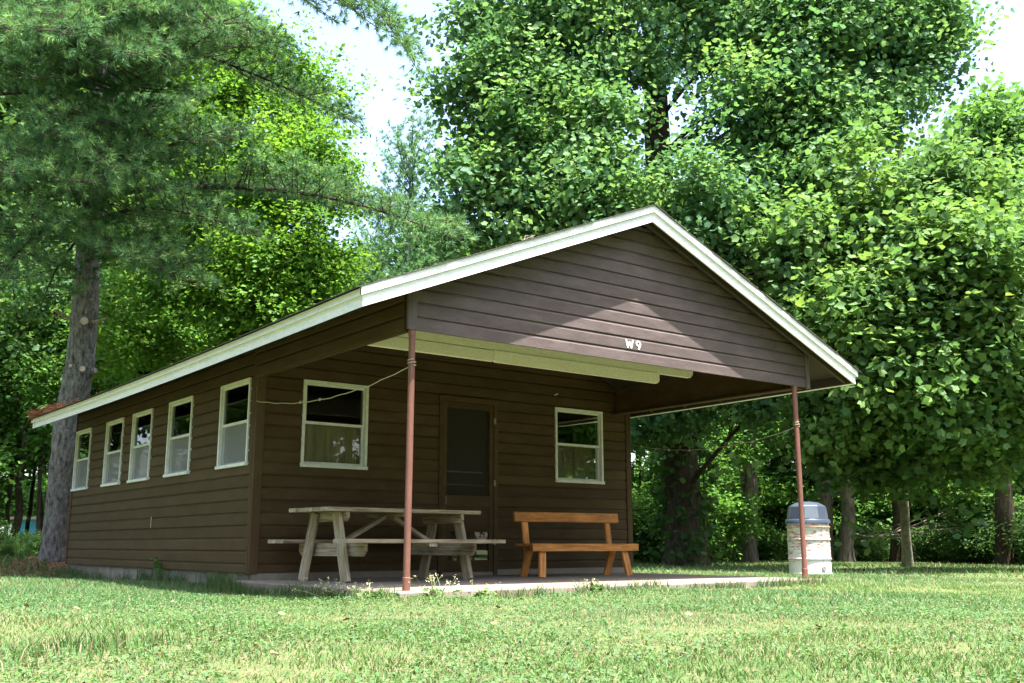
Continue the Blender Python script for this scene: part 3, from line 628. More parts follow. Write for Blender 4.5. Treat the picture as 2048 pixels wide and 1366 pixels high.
def make_tree(name, label, cat, base, trunk, blobs, nclus, per, size, cols, bark, seed, tmpl='plain', spread=(0.33, 0.33, 0.22), group=None, shell=0.30, leafmat='leaf', twigs=0.5, limb_r=0.07, min_z=0.0, jit=0.0):
    """base world point; trunk [(x,y,z,r)] and blobs [(x,y,z,rx,ry,rz)] all in world coordinates"""
    r = np.random.RandomState(seed); base = np.array(base, float)
    t = tag(empty(name, base), label, cat, group)
    tk = np.array(trunk, float); tp = tk[:, :3]-base
    m = MB()
    dens = [tp[0]]; rr = [tk[0, 3]]
    for i in range(len(tp)-1):
        k = max(2, int(np.linalg.norm(tp[i+1]-tp[i])/0.35))
        for j in range(1, k+1):
            f = j/k; dens.append(tp[i]*(1-f)+tp[i+1]*f+r.normal(0, 0.012, 3)*(j < k)); rr.append(tk[i, 3]*(1-f)+tk[i+1, 3]*f)
    rr[0] *= 1.35; rr[1] *= 1.1
    m.tube(dens, rr, 14); m.build('trunk', bark, t, smooth=True)
    dens = np.array(dens); B = np.array(blobs, float); B[:, :3] -= base
    lm = MB(); w = B[:, 3]*B[:, 4]*(B[:, 6] if B.shape[1] > 6 else 1); w = w/w.sum(); cnt = np.maximum(3, np.round(w*nclus)).astype(int); C = []; O = []
    for b, n in zip(B, cnt):
        c = b[:3]; hd = np.linalg.norm(dens[:, :2]-c[:2], axis=1); want = np.maximum(c[2]-0.45*hd, min_z)
        i = int(np.argmin(np.abs(dens[:, 2]-want)+0.02*hd)); ln = np.linalg.norm(c-dens[i]); lr = min(rr[i]*0.6, limb_r*(0.4+0.14*ln))
        L_ = curve_pts(dens[i], c, (r.normal(0, .05*ln), r.normal(0, .05*ln), 0.05*ln), 7); lm.tube(L_, np.linspace(lr, 0.015, 7), 6, False)
        ns = 7; sd_ = unit(r.normal(0, 1, (ns, 3))); sr = r.uniform(0.42, 0.68, (ns, 1)); sc_ = sd_*r.uniform(0.35, 0.75, (ns, 1)); pick = r.randint(0, ns, n)
        dirs = unit(r.normal(0, 1, (n, 3))+np.array([0, 0, 0.45])); p = c+(sc_[pick]+dirs*sr[pick]*(shell+(1-shell)*r.rand(n, 1)))*b[3:6]
        C.append(p); O.append(dirs)
        for pp in p[r.rand(n) < twigs]:
            s = L_[r.randint(3, 7)]; lm.tube(curve_pts(s, pp, (0, 0, 0.06), 3), [0.016, 0.010, 0.004], 3, False)
    C = np.concatenate(C); O = np.concatenate(O); C = C+r.normal(0, jit, C.shape)
    if jit > 0.1:      # sprays that bridge neighbouring limbs, so the crown reads as one mass
        dd_ = np.linalg.norm(B[:, None, :3]-B[None, :, :3], axis=-1); ii, jj = np.where((dd_ < 1.35*(B[:, None, 3]+B[None, :, 3])) & (dd_ > 0)); k_ = r.randint(0, len(ii), len(C)//6); tt = r.uniform(0.25, 0.75, (len(k_), 1))
        E_ = B[ii[k_], :3]*(1-tt)+B[jj[k_], :3]*tt+r.normal(0, 0.5, (len(k_), 3)); sel = r.permutation(len(C))[:len(C)-len(k_)]; C = np.concatenate([C[sel], E_]); O = np.concatenate([O[sel], unit(r.normal(0, 1, E_.shape))])
    lm.build('limbs', bark, t, smooth=True)
    leaf_cloud('crown', C, O, per, spread, size, np.array(cols), M[leafmat], t, seed+1, tmpl)
    return t
def copy_tree(o, loc, rz, sc, label, group):
    c = o.copy(); COL.objects.link(c); c.location = loc; c.rotation_euler = (0, 0, rz); c.scale = (sc, sc, sc*1.0)
    c['label'] = label; c['group'] = group
    for ch in o.children: d = ch.copy(); COL.objects.link(d); d.parent = c
    return c
def blob(u, v, d, r, rz=None):
    p = at(u, v, d); return (p[0], p[1], p[2], r, r, rz or r*0.85, 0.3 if v < -60 or u > 2110 else 1.0)

# ------------------------------------------------------------------ tall tulip tree behind the cabin
TC = [(0.090, 0.194, 0.074), (0.108, 0.216, 0.076), (0.076, 0.172, 0.080), (0.135, 0.246, 0.085)]
tb = spot(1372, 21.5); top = at(1313, 250, 21.5); tp2 = at(1290, -250, 21.5)
tulip_blobs = [blob(*q) for q in ((1035, 60, 20, 1.4), (965, 150, 19.5, 0.7), (975, 250, 19.5, 1.0), (895, 185, 19.5, 0.35), (1085, 230, 19, 1.4), (1180, 90, 20, 1.7), (1350, 0, 22.6, 1.8), (1500, 70, 20, 1.9), (1640, 80, 20, 1.8), (1770, 60, 20.5, 1.3),
    (1850, 130, 20.5, 0.9), (1905, 50, 20.5, 0.6), (1850, 40, 21, 1.0), (1535, 240, 19, 1.6), (1620, 240, 19.5, 1.7), (1750, 190, 20, 1.1), (1165, 270, 18.5, 1.0), (1160, 390, 18, 1.1), (1010, 380, 18.5, 1.1), (930, 450, 18.5, 0.6), (1075, 430, 18, 0.8), (1410, 410, 18, 1.4),
    (1550, 400, 18.5, 1.5), (1500, 560, 18.5, 1.1), (1230, 420, 17.5, 0.9), (1440, 640, 19, 1.4), (1200, -150, 20, 2.4), (1500, -200, 20.5, 2.6), (1050, -90, 20, 1.6), (1720, -90, 20, 1.8), (1350, -400, 21, 2.8), (1290, 860, 20.5, 0.7), (1330, 790, 20, 1.0), (1440, 800, 19.5, 0.9), (1540, 790, 18.5, 0.9), (930, 330, 20, 0.5), (1320, 560, 21, 1.6), (1060, 540, 20, 1.2))]
make_tree('tulip_tree', 'tall tulip tree with dense lobed leaves rising behind the cabin roof', 'tree', tb,
    [(*tb, 0.40), (tb[0]*0.7+top[0]*0.3, tb[1]*0.7+top[1]*0.3, 4.0, 0.36), (*top, 0.27), (*tp2, 0.10)], tulip_blobs, 3600, 44, 0.110, TC, M['dark_bark'], 11, 'lobed', (0.24, 0.24, 0.15), jit=0.16)
r = np.random.RandomState(77); n = 170; zz = r.uniform(0, 3.6, n)**1.0; ww = r.uniform(0, 2*pi, n); k = zz/3.6
C = np.stack([0.52*np.cos(ww), 0.52*np.sin(ww), zz], -1)*np.array([1, 1, 1])+np.array([-0.12, -0.1, 0])*k[:, None]; O = np.stack([np.cos(ww), np.sin(ww), 0*ww], -1)
ivy = tag(empty('ivy', tb), 'ivy climbing the broad dark trunk behind the bench', 'ivy'); leaf_cloud('leaves', C, O, 9, (0.16, 0.16, 0.2), 0.13, np.array([(0.05, 0.12, 0.03), (0.065, 0.15, 0.035)]), M['leaf'], ivy, 78, 'lobed', up=0.3, droop=0.7)
m = MB()
for q in range(9): w_ = q*0.7; m.tube([(0.42*math.cos(w_+0.12*j), 0.42*math.sin(w_+0.12*j), 0.4*j) for j in range(9)], [0.012]*9, 5, False)
m.build('stems', M['dark_bark'], ivy)
# ------------------------------------------------------------------ young tree right of the cabin
tb = spot(1813, 19.5); t1 = at(1806, 980, 19.0); t2 = at(1800, 600, 17.5); t3 = at(1800, 300, 17.5)
rt_blobs = [blob(*q) for q in ((1650, 520, 17, 1.2), (1780, 390, 17.5, 1.2), (1900, 430, 17.5, 1.1), (2010, 520, 17, 1.1), (1700, 640, 16, 1.2), (1850, 560, 16, 1.3), (1980, 620, 16, 1.2), (1800, 720, 15.5, 1.3), (1930, 770, 16, 1.2), (1700, 780, 16, 0.95), (1640, 850, 17, 0.75), (1760, 850, 16.5, 0.7), (1880, 850, 16, 0.75),
    (2050, 800, 16.5, 1.2), (1990, 880, 16.5, 0.5), (1775, 940, 17, 0.5), (1690, 900, 17.3, 0.5), (1920, 940, 17, 0.45), (1620, 650, 16.5, 0.7), (2080, 600, 17, 1.4), (2130, 500, 18, 1.4))]
make_tree('young_tulip_tree', 'young tulip tree with slim pale trunk and bright leaves right of the cabin', 'tree', tb,
    [(*tb, 0.085), (*t1, 0.075), (*t2, 0.06), (*t3, 0.03)], rt_blobs, 2200, 42, 0.125, [(0.118, 0.238, 0.070), (0.140, 0.264, 0.072), (0.100, 0.206, 0.074), (0.170, 0.290, 0.082)], M['pale_bark'], 23, 'lobed', (0.25, 0.25, 0.16), limb_r=0.035, min_z=1.5, jit=0.15)
# ------------------------------------------------------------------ bright maple behind the pine
tb = spot(520, 23.5); t1 = at(540, 500, 23); t2 = at(560, 200, 23)
mp_blobs = [blob(*q) for q in ((470, 180, 22.5, 1.3), (570, 150, 23, 1.2), (640, 190, 23, 0.7), (600, 290, 22, 1.2), (650, 360, 21.5, 1.0), (540, 360, 21.5, 1.5), (620, 500, 21, 1.2), (500, 520, 21, 1.4), (570, 620, 20.5, 1.2), (430, 420, 22, 1.5), (650, 590, 21, 0.8), (420, 620, 21.5, 1.3), (500, 700, 21, 1.2), (380, 250, 23, 1.5), (330, 500, 22.5, 1.6), (300, 680, 22, 1.4), (680, 400, 21.5, 0.5), (400, 60, 24, 1.8))]
make_tree('maple_tree', 'bright yellow green maple behind the pine and over the roof', 'tree', tb, [(*tb, 0.2), (*t1, 0.14), (*t2, 0.05)], mp_blobs, 2000, 42, 0.115,
    [(0.115, 0.250, 0.032), (0.145, 0.285, 0.036), (0.088, 0.205, 0.032)], M['dark_bark'], 31, 'plain', (0.22, 0.22, 0.12), jit=0.2)

# ------------------------------------------------------------------ white pine
def needles(name, tuftp, tuftd, per, ln, wid, mat, parent, seed):
    r = np.random.RandomState(seed); n = len(tuftp)*per
    p = np.repeat(tuftp, per, 0); d = np.repeat(tuftd, per, 0); p = p-d*r.uniform(0, 0.05, (n, 1))
    dd = unit(d*0.85+0.78*unit(r.normal(0, 1, (n, 3)))); L_ = ln*r.uniform(0.7, 1.15, (n, 1))
    side = unit(np.cross(dd, r.normal(0, 1, (n, 3))))*wid/2; tip = p+dd*L_; tip[:, 2] -= 0.012
    P = np.stack([p-side, p+side, tip], 1).reshape(-1, 3)
    base = np.array([(0.112, 0.225, 0.092), (0.130, 0.250, 0.098), (0.082, 0.178, 0.086), (0.190, 0.320, 0.115)])
    tc = base[r.randint(0, 4, len(tuftp))]*r.uniform(0.7, 1.3, (len(tuftp), 1)); cc = np.repeat(tc, per*3, 0)
    o = mesh_np(name, P, np.arange(n*3), np.full(n, 3), mat, parent, cc); o['kind'] = 'stuff'; return o
def make_pine(name, label, base, trunk, boughs, seed, per=30, ln=0.125, wid=0.0075, tuft_gap=0.135):
    r = np.random.RandomState(seed); base = np.array(base, float); t = tag(empty(name, base), label, 'tree')
    tk = np.array(trunk, float); tp = tk[:, :3]-base; m = MB(); dens = []; rr = []
    for i in range(len(tp)-1):
        k = max(2, int(np.linalg.norm(tp[i+1]-tp[i])/0.12))
        for j in range(k+(i == len(tp)-2)):
            f = j/k; dens.append(tp[i]*(1-f)+tp[i+1]*f+r.normal(0, 0.005, 3)); rr.append((tk[i, 3]*(1-f)+tk[i+1, 3]*f)*(1+r.normal(0, 0.012)))
    dens = np.array(dens); m.tube(dens, rr, 26); m.build('trunk', M['pine_bark'], t, smooth=True)
    bm_ = MB(); TP = []; TD = []; up = np.array([0, 0, 1.0])
    for (z0, tip, sag, dense) in boughs:
        tip = np.array(tip, float)-base; i = int(np.argmin(np.abs(dens[:, 2]-(z0-base[2])))); a = dens[i]; ln_b = np.linalg.norm(tip-a); nseg = 14
        P = curve_pts(a, tip, (r.normal(0, 0.05*ln_b), r.normal(0, 0.05*ln_b), sag*ln_b), nseg); bm_.tube(P, np.linspace(0.016+0.0065*ln_b, 0.006, nseg), 7, False)
        t_ = 0.13
        while t_ < 1.0:
            f = t_*(nseg-1); k = min(int(f), nseg-2); p = P[k]*(1-(f-k))+P[k+1]*(f-k); T = unit(P[k+1]-P[k])
            for _ in range(7):
                sd = unit(T*0.5+r.normal(0, 0.6, 3)+up*0.08); TP.append(p+sd*r.uniform(0.05, 0.28)); TD.append(sd)
            S = unit(np.cross(T, up)); s = r.choice([-1, 1]); ll = (0.30+1.25*(1-t_)**0.8*min(1, ln_b/5)+0.25*r.rand())
            if t_ < 0.35: ll *= 0.7
            D = unit(T*r.uniform(0.45, 0.9)+S*s*r.uniform(0.6, 1.0)+up*r.uniform(-0.08, 0.30)); q = p+D*ll+up*0.10*ll
            bm_.tube([p, (p+q)/2+up*(-0.03*ll), q], [0.010, 0.007, 0.003], 4, False)
            k2 = max(2, int(ll/tuft_gap)); S2 = unit(np.cross(D, up))
            for j in range(1, k2+1):
                g = j/k2; pp = p*(1-g)+q*g; ss = 1 if j % 2 else -1
                for _ in range(2):
                    sd = unit(D*r.uniform(0.5, 0.9)+S2*ss*r.uniform(0.2, 0.8)+up*r.uniform(0.1, 0.9)); sl = r.uniform(0.06, 0.30)*(1.15-0.4*g)
                    TP.append(pp+sd*sl); TD.append(sd)
                    if r.rand() < 0.5: bm_.tube([pp, pp+sd*sl], [0.004, 0.002], 3, False)
            TP.append(q); TD.append(D)
            t_ += 0.17/ln_b/max(dense, 0.3)*1.0
    bm_.build('boughs', M['bough_bark'], t, smooth=True)
    needles('crown', np.array(TP), np.array(TD), per, ln, wid, M['needle'], t, seed+5)
    return t
pb = spot(108, 18.0); pz = lambda v: at(170, v, 18.0)[2]
ptrunk = [(*at(112, 1125, 18), 0.31), (*at(116, 1085, 18), 0.265), (*at(137, 850, 18), 0.25), (*at(160, 735, 18), 0.245), (*at(170, 620, 18), 0.225), (*at(177, 490, 18), 0.195), (*at(205, 250, 18), 0.165), (*at(225, 0, 18), 0.15), (*at(240, -250, 18), 0.13), (*at(245, -650, 18), 0.05)]
PBX = at(180, 400, 18)
hero = [(-170, (835, 140, 15.5), 0.10, 1.2), (-120, (640, 20, 16), 0.06, 1), (60, (700, 240, 17), 0.02, 1.3), (390, (900, 475, 14.6), 0.05, 1.5), (470, (490, 460, 15.3), 0.05, 1.4), (520, (350, 560, 15), 0.03, 1.2),
    (330, (430, 260, 14.6), 0.0, 1.3), (150, (450, 40, 14.3), 0.0, 1.4), (180, (350, 120, 14.5), 0, 1.2), (0, (245, 110, 13.2), 0.02, 1.5), (-30, (120, 70, 12.8), 0.02, 1.5), (40, (20, 60, 13), 0.03, 1.5), (-60, (200, -40, 13), 0.03, 1.2), (250, (230, 340, 14), 0.04, 1.3), (230, (130, 280, 14), 0.04, 1.2),
    (330, (150, 370, 13.6), 0.03, 1.4), (310, (20, 350, 13.5), 0.03, 1.4), (380, (60, 440, 14), 0.04, 1.2), (550, (-80, 470, 16), 0.02, 1), (430, (-10, 570, 14.3), 0.05, 1.3), (460, (80, 620, 15.5), 0.06, 0.7), (500, (280, 520, 14.5), 0.03, 1.2), (200, (-120, 200, 15), 0.03, 1.2), (100, (-150, 60, 16), 0.03, 1.1), (420, (330, 470, 21), 0.03, 1), (350, (60, 330, 22), 0.03, 1), (250, (400, 200, 22), 0.03, 1), (130, (60, 80, 22), 0.03, 1), (60, (330, 20, 22), 0.03, 1.0), (90, (520, 60, 15.5), 0.05, 1.1), (-60, (420, -60, 14.5), 0.03, 1.1), (10, (560, 120, 16), 0.05, 1.0), (80, (-40, 110, 14.5), 0.02, 1.3), (150, (60, 160, 15), 0.02, 1.3), (20, (-60, 0, 14), 0.02, 1.3), (60, (100, 120, 15.5), 0.02, 1.2), (-20, (320, 10, 14.5), 0.02, 1.3), (-200, (760, 60, 16), 0.10, 0.9)]
bg = [(pz(v), at(*tp), sg_, dn) for (v, tp, sg_, dn) in hero]
rr_ = np.random.RandomState(3)
for v in range(-640, -150, 32):
    w = rr_.uniform(0, 2*pi); l = 1.0+3.2*(v+650)/500; z = pz(v); b0 = at(240, v, 18); bg.append((z, (b0[0]+l*math.cos(w), b0[1]+l*math.sin(w), z+0.3), 0.02, 0.9))
pine = make_pine('white_pine', 'tall white pine with thick grey trunk behind the cabin rear corner', pb, ptrunk, bg, 41, per=18, ln=0.125, wid=0.0115)
# knots, stubs and cut scars on its trunk
def stub(u0, v0, u1, v1, d1, r0, nm='limb_stub', mat='dead', r1=None):
    m = MB(); a = at(u0, v0, 18)-pb; b = at(u1, v1, d1)-pb; m.tube(curve_pts(a, b, (0, 0, -0.02), 5), np.linspace(r0, r1 or r0*0.35, 5), 8); m.build(nm, M[mat], pine, smooth=True)
stub(160, 645, 108, 620, 17.7, 0.045); stub(172, 645, 213, 636, 17.7, 0.04); stub(150, 640, 112, 622, 17.6, 0.03)
stub(168, 642, 169, 641, 17.72, 0.075, 'cut_scar', 'scar', 0.065); stub(164, 737, 164.5, 737, 17.72, 0.075, 'cut_scar', 'scar', 0.05); stub(141, 732, 141, 731, 17.75, 0.045, 'cut_scar', 'scar', 0.03); stub(186, 742, 189, 741, 17.85, 0.07, 'cut_scar', 'pine_bark', 0.05)
# ------------------------------------------------------------------ woods: a few kinds built once, then copied
def generic(name, h, r, z0, n, per, size, cols, bark, seed, tr, spread):
    rs = np.random.RandomState(seed); bl = []
    for k in range(16):
        f = rs.rand(); z = z0+(h-z0)*(0.08+0.84*f); w = rs.uniform(0, 2*pi); q = r*(1-0.75*abs(f-0.35))*rs.uniform(0.15, 0.75)
        bl.append((q*math.cos(w), q*math.sin(w), z, r*rs.uniform(0.34, 0.52), r*rs.uniform(0.34, 0.52), r*rs.uniform(0.28, 0.42)))
    return make_tree(name, 'x', 'tree', (0, 0, 0), [(0, 0, -0.2, tr), (0.1, 0.05, h*0.35, tr*0.75), (0.0, 0.2, h*0.7, tr*0.4), (0.1, 0.1, h*0.95, 0.03)], bl, n, per, size, cols, bark, seed, 'plain', spread)
OAK = [(0.092, 0.200, 0.052), (0.112, 0.228, 0.056), (0.076, 0.170, 0.055)]
tall_a = generic('broadleaf_tree', 16, 4.2, 3.0, 620, 34, 0.26, OAK, M['dark_bark'], 51, 0.24, (0.42, 0.42, 0.28))
tall_b = generic('broadleaf_tree', 15, 3.6, 4.5, 560, 34, 0.26, OAK, M['grey_bark'], 61, 0.20, (0.42, 0.42, 0.28))
low_a = generic('understory_tree', 5.5, 2.3, 0.5, 420, 30, 0.17, [(0.105, 0.23, 0.042), (0.082, 0.19, 0.042)], M['dark_bark'], 71, 0.06, (0.3, 0.3, 0.16))
shrub = generic('shrub', 1.7, 1.3, 0.05, 240, 30, 0.11, [(0.095, 0.205, 0.05), (0.09, 0.175, 0.06)], M['dark_bark'], 81, 0.03, (0.22, 0.22, 0.14))
sap = generic('sapling_tree', 6.5, 2.2, 1.9, 420, 30, 0.15, [(0.105, 0.23, 0.042), (0.082, 0.19, 0.042)], M['dark_bark'], 91, 0.06, (0.3, 0.3, 0.16))
def where(u, d):
    a = 'at the left edge' if u < 20 else 'left of the big pine' if u < 110 else 'behind the pine trunk' if u < 260 else 'behind the rear of the cabin' if u < 620 else 'beyond the middle of the roof' if u < 900 else 'behind the ridge of the roof' if u < 1270 else 'just right of the porch wall' if u < 1340 else 'beside the broad ivied trunk' if u < 1440 else 'near the gnarled grey trunk' if u < 1550 else 'behind the drum bin' if u < 1650 else 'right of the drum bin' if u < 1760 else 'behind the slim pale trunk' if u < 1870 else 'right of the slim pale trunk' if u < 1960 else 'at the right edge'
    return a
used = {}
def put(src, u, d, sc, label, group, rz=None, dz=0.0):
    p = spot(u, d); rz = rr_.uniform(0, 2*pi) if rz is None else rz
    if src.name not in used:
        used[src.name] = 1; src.location = (p[0], p[1], p[2]+dz); src.rotation_euler = (0, 0, rz); src.scale = (sc, sc, sc); src['label'] = label; src['group'] = group; return src
    return copy_tree(src, (p[0], p[1], p[2]+dz), rz, sc, label, group)
g1 = 'tall trees of the wood beyond the lawn'; l1 = 'unseen tall leafy tree added round the clearing to mirror in the windows and block sky'
# behind the cabin and on the left
for (u, d, s) in ((-120, 27, 1.1), (-75, 26, 1.15), (155, 27, 1.15), (185, 31, 1.1), (210, 29, 0.85), (350, 31, 0.9), (-90, 38, 1.0), (130, 52, 1.2), (280, 40, 1.1), (420, 42, 1.0), (-250, 34, 1.0), (560, 44, 0.95), (640, 42, 0.85), (700, 46, 0.95), (870, 42, 0.95), (960, 44, 1.0), (1060, 44, 0.95), (1180, 40, 1.0), (1260, 36, 0.9), (1380, 44, 1.0), (1520, 40, 0.9), (1640, 46, 0.95), (1740, 38, 0.85), (1850, 44, 0.95), (1945, 42, 1.2), (2035, 40, 1.28), (2150, 37, 1.2), (2300, 34, 1.0), (1460, 33, 0.8), (1580, 34, 0.75), (1700, 33, 0.75), (2000, 32, 0.7), (2110, 30, 0.7)):
    put(tall_a if (int(u*7+d) % 2) else tall_b, u, d, s, 'tall leafy tree '+where(u, d)+(' far back in the wood' if d > 41 else ' in the wood' if d > 31 else ' at the wood edge'), g1)
# outside the picture: more wood round the clearing, added to mirror in windows and block sky
for k, (x, y) in enumerate(((-20, 2), (-19, 8), (-18, 13), (-21, -5), (-20, -11), (-17, -17), (-7, 20), (-4, 25), (-9, 26), (-12, 31), (-2, 31), (-6, 32), (20, -19), (23, -23), (18, -23), (11, -21), (14, -24), (8, -25), (3, -26), (25, -15), (-23, 6), (-22, 12), (-16, 18), (-26, 1), (-24, -6), (-26, -14), (-22, -22), (-14, -28), (-5, -31), (4, -32), (13, -30), (21, -26), (27, -19), (31, -10), (33, -2), (-15, 22), (-14, 27), (-28, 8))):
    copy_tree(tall_a if k % 2 else tall_b, (x, y, GROUND), k*1.3, 0.9+0.02*(k % 6), l1, g1)
g2 = 'small understory trees along the wood edge'; l2 = 'low leafy understory tree at the wood edge'
for (u, d, s) in ((-170, 22, 1.0), (340, 26, 1.1), (15, 56, 1.5), (75, 60, 1.6), (125, 54, 1.4), (-35, 57, 1.5), (1290, 26, 0.9), (1345, 23.5, 0.55), (1430, 25, 0.7), (1560, 30, 0.9), (1620, 33, 1.0), (1740, 31, 1.0), (1880, 30, 0.9), (1960, 28, 0.8), (2060, 25, 0.8), (2130, 27, 1.2), (-150, 26, 1.2), (1390, 31, 1.0), (1500, 36, 1.1), (1680, 37, 1.2), (1800, 36, 1.2), (2000, 35, 1.2), (1240, 30, 1.0)):
    put(low_a, u, d, s, ('small' if s < 0.85 else 'spreading')+' understory tree '+where(u, d)+(' deep in the wood' if d > 30 else ''), g2)
for (u, d, s) in ((5, 24, 0.95), (75, 22.5, 0.8), (-60, 23, 1.0), (50, 27, 1.0), (120, 27, 1.0), (200, 25, 1.1)): put(sap, u, d, s, 'slender sapling with high crown '+('outside the left edge' if u < 0 else 'at the left edge' if u < 20 else 'left of the big pine, farther back' if u == 50 else 'close left of the big pine' if u < 100 else 'behind the pine trunk' if u < 150 else 'right behind the pine trunk'), 'saplings left of the big pine')
for k, (x, y) in enumerate(((9, -18.5), (11, -19.5), (13, -20.5), (15.5, -21.5), (20, -16.5), (22, -18.5), (24, -20), (18, -19), (6, -20))): copy_tree(low_a, (x, y, GROUND), k*1.7, 1.15, 'unseen understory tree added behind the viewer to fill the porch window reflections', g2)  # unseen, added to keep bright sky out of the porch window reflections
g3 = 'shrubs of the brushy wood edge'; l3 = 'leafy shrub in the brush where the lawn meets the wood'
for (u, d, s) in ((5, 20.5, 0.28), (70, 20, 0.25), (-40, 19.5, 0.5), (38, 21.5, 0.3), (95, 21, 0.3), (15, 19.3, 0.2), (50, 19.0, 0.16), (1285, 24, 0.8), (1330, 23.5, 0.6), (1440, 25.5, 0.5), (1540, 29, 0.6), (1590, 30, 0.7), (1660, 28.5, 0.35), (1725, 27.5, 0.5), (1760, 28, 0.55), (1850, 26.5, 0.5), (1900, 26, 0.6), (1945, 25, 0.5), (1990, 24.5, 0.6), (2040, 24, 0.8), (2090, 22.5, 0.9), (1630, 33, 0.8), (1740, 32, 0.8), (1830, 31, 0.8), (1930, 30, 0.8), (2010, 28, 0.9), (1475, 30, 0.6), (1395, 29, 0.8), (1310, 29, 0.9), (1570, 35, 1.0), (1690, 36, 1.0), (1790, 35, 1.0), (1880, 35, 1.0)):
    l3 = ('tiny' if s < 0.3 else 'low' if s < 0.55 else 'knee high' if s < 0.75 else 'full')+' leafy shrub '+where(u, d)+(' deeper in the wood' if d > 29 else '')
    put(shrub, u, d, s, l3, g3)
# pines farther back
bp = []
for k in range(64):
    z = 2.2+k*0.185; w = k*2.4+rr_.uniform(-0.4, 0.4); l = 3.3*(1-z/15.5)+0.45; bp.append((z, (l*math.cos(w), l*math.sin(w), z+0.55+0.02*k), -0.02, 0.55))
pine_b = make_pine('white_pine', 'soft white pine rising beyond the middle of the roof', (0, 0, 0), [(0, 0, -0.3, 0.19), (0.05, 0, 6, 0.12), (0, 0.05, 11, 0.06), (0, 0, 14.2, 0.015)], bp, 47, per=13, ln=0.17, wid=0.022, tuft_gap=0.26)
pine_b.location = spot(805, 33); pine_b.scale = (0.98,)*3; pine_b['group'] = 'pines farther back in the wood'
for (u, d, s_, lb) in ((735, 38, 0.86, 'shorter white pine left of the gap of sky'), (880, 37, 0.8, 'white pine half hidden by the tulip tree'), (1545, 31, 0.3, 'small soft pine behind the drum bin'), (1575, 34, 0.42, 'larger soft pine deeper behind the drum bin'), (1890, 33, 0.4, 'small pine in the wood at the right')):
    copy_tree(pine_b, spot(u, d), rr_.uniform(0, 6), s_, lb, 'pines farther back in the wood')
# single trunks one can tell apart under the leaves
def trunk_tree(u, d, r0, vtop, lean, bark, label, fork=False):
    b = spot(u, d); tp_ = at(u+lean, vtop, d); t = tag(empty('forest_tree', b), label, 'tree', 'single trunks at the wood edge'); m = MB(); n = 26
    r = np.random.RandomState(int(u)); P = [b*0+(tp_-b)*k/(n-1)+np.array([0.03*math.sin(k*0.7+u), 0.03*math.cos(k*0.5), 0])-np.array([0, 0, 0.15*(k == 0)]) for k in range(n)]
    R_ = [r0*(1.35 if k == 0 else 1.1 if k == 1 else 1-0.5*k/n)*(1+r.normal(0, 0.03)) for k in range(n)]; m.tube(P, R_, 16); m.build('trunk', bark, t, smooth=True)
    if fork:
        m = MB(); m.tube([p+np.array([0.14+0.03*math.sin(k), -0.1, 0]) for k, p in enumerate(P[2:18])], [r0*0.42*(1-0.02*k) for k in range(16)], 10); m.build('trunk_fork', bark, t, smooth=True)
    lm = MB(); C = []; O = []
    for k in range(22):
        s = P[-1-r.randint(0, 6)]; w = r.uniform(0, 2*pi); e = s+np.array([math.cos(w)*2.2*r.rand(), math.sin(w)*2.2*r.rand(), r.uniform(0.2, 3.0)]); lm.tube(curve_pts(s, e, (0, 0, 0.2), 4), [0.05, 0.03, 0.02, 0.006], 5, False)
        for _ in range(9): C.append(e+r.normal(0, 0.45, 3)); O.append(unit(r.normal(0, 1, 3)))
    lm.build('limbs', bark, t, smooth=True); leaf_cloud('crown', np.array(C), np.array(O), 24, (0.35, 0.35, 0.2), 0.17, np.array(TC), M['leaf'], t, int(u)+5)
    return t
trunk_tree(1497, 26.5, 0.21, 700, -8, M['grey_bark'], 'gnarled grey trunk with a fork seen under the porch roof', True)
trunk_tree(1652, 26.5, 0.17, 700, -6, M['grey_bark'], 'grey trunk just behind the drum bin', False)
trunk_tree(1694, 26, 0.19, 700, -8, M['grey_bark'], 'broad grey trunk with torn bark right of the drum bin', False)
trunk_tree(1793, 27, 0.16, 800, -4, M['dark_bark'], 'dark trunk left of the slim pale trunk', False)
trunk_tree(2012, 23, 0.22, 650, -30, M['dark_bark'], 'dark trunk at the right edge of the picture', False)
trunk_tree(1275, 31, 0.12, 700, 3, M['grey_bark'], 'thin grey trunk just right of the porch wall', False)
trunk_tree(28, 23, 0.10, 800, 28, M['dark_bark'], 'leaning dark trunk at the left edge before the blue building', False)
trunk_tree(80, 24, 0.05, 700, 6, M['dark_bark'], 'thin dark stem left of the big pine', False)

# dead twigs
def twig_bundle(name, u, v, d, n, size, label, seed, droop=0.2):
    r = np.random.RandomState(seed); c = at(u, v, d); t = tag(empty(name, c), label, 'branch'); m = MB()
    for k in range(n):
        dr_ = unit(r.normal(0, 1, 3)*np.array([1, 1, 0.5])+np.array([0, 0, -droop])); l = size*r.uniform(0.3, 1); p = r.normal(0, 0.12*size, 3); q = p+dr_*l
        P = curve_pts(p, q, r.normal(0, 0.10*l, 3), 6); m.tube(P, np.linspace(0.012, 0.003, 6), 4, False)
        for j in range(4):
            s = P[r.randint(2, 6)]; e = s+unit(dr_+r.normal(0, 0.7, 3))*l*0.4; m.tube(curve_pts(s, e, r.normal(0, 0.05*l, 3), 4), np.linspace(0.006, 0.002, 4), 3, False)
    m.build('twigs', M['dead'], t)
twig_bundle('dead_branch', 1495, 885, 25.6, 26, 0.75, 'tangle of pale dead twigs on the gnarled trunk', 5)
twig_bundle('dead_branch', 1530, 535, 17.6, 22, 0.55, 'brown dead twigs above the right roof slope', 6)
twig_bundle('dead_branch', 1690, 985, 27.5, 16, 0.6, 'hanging dry twigs right of the drum bin', 7, 0.6)
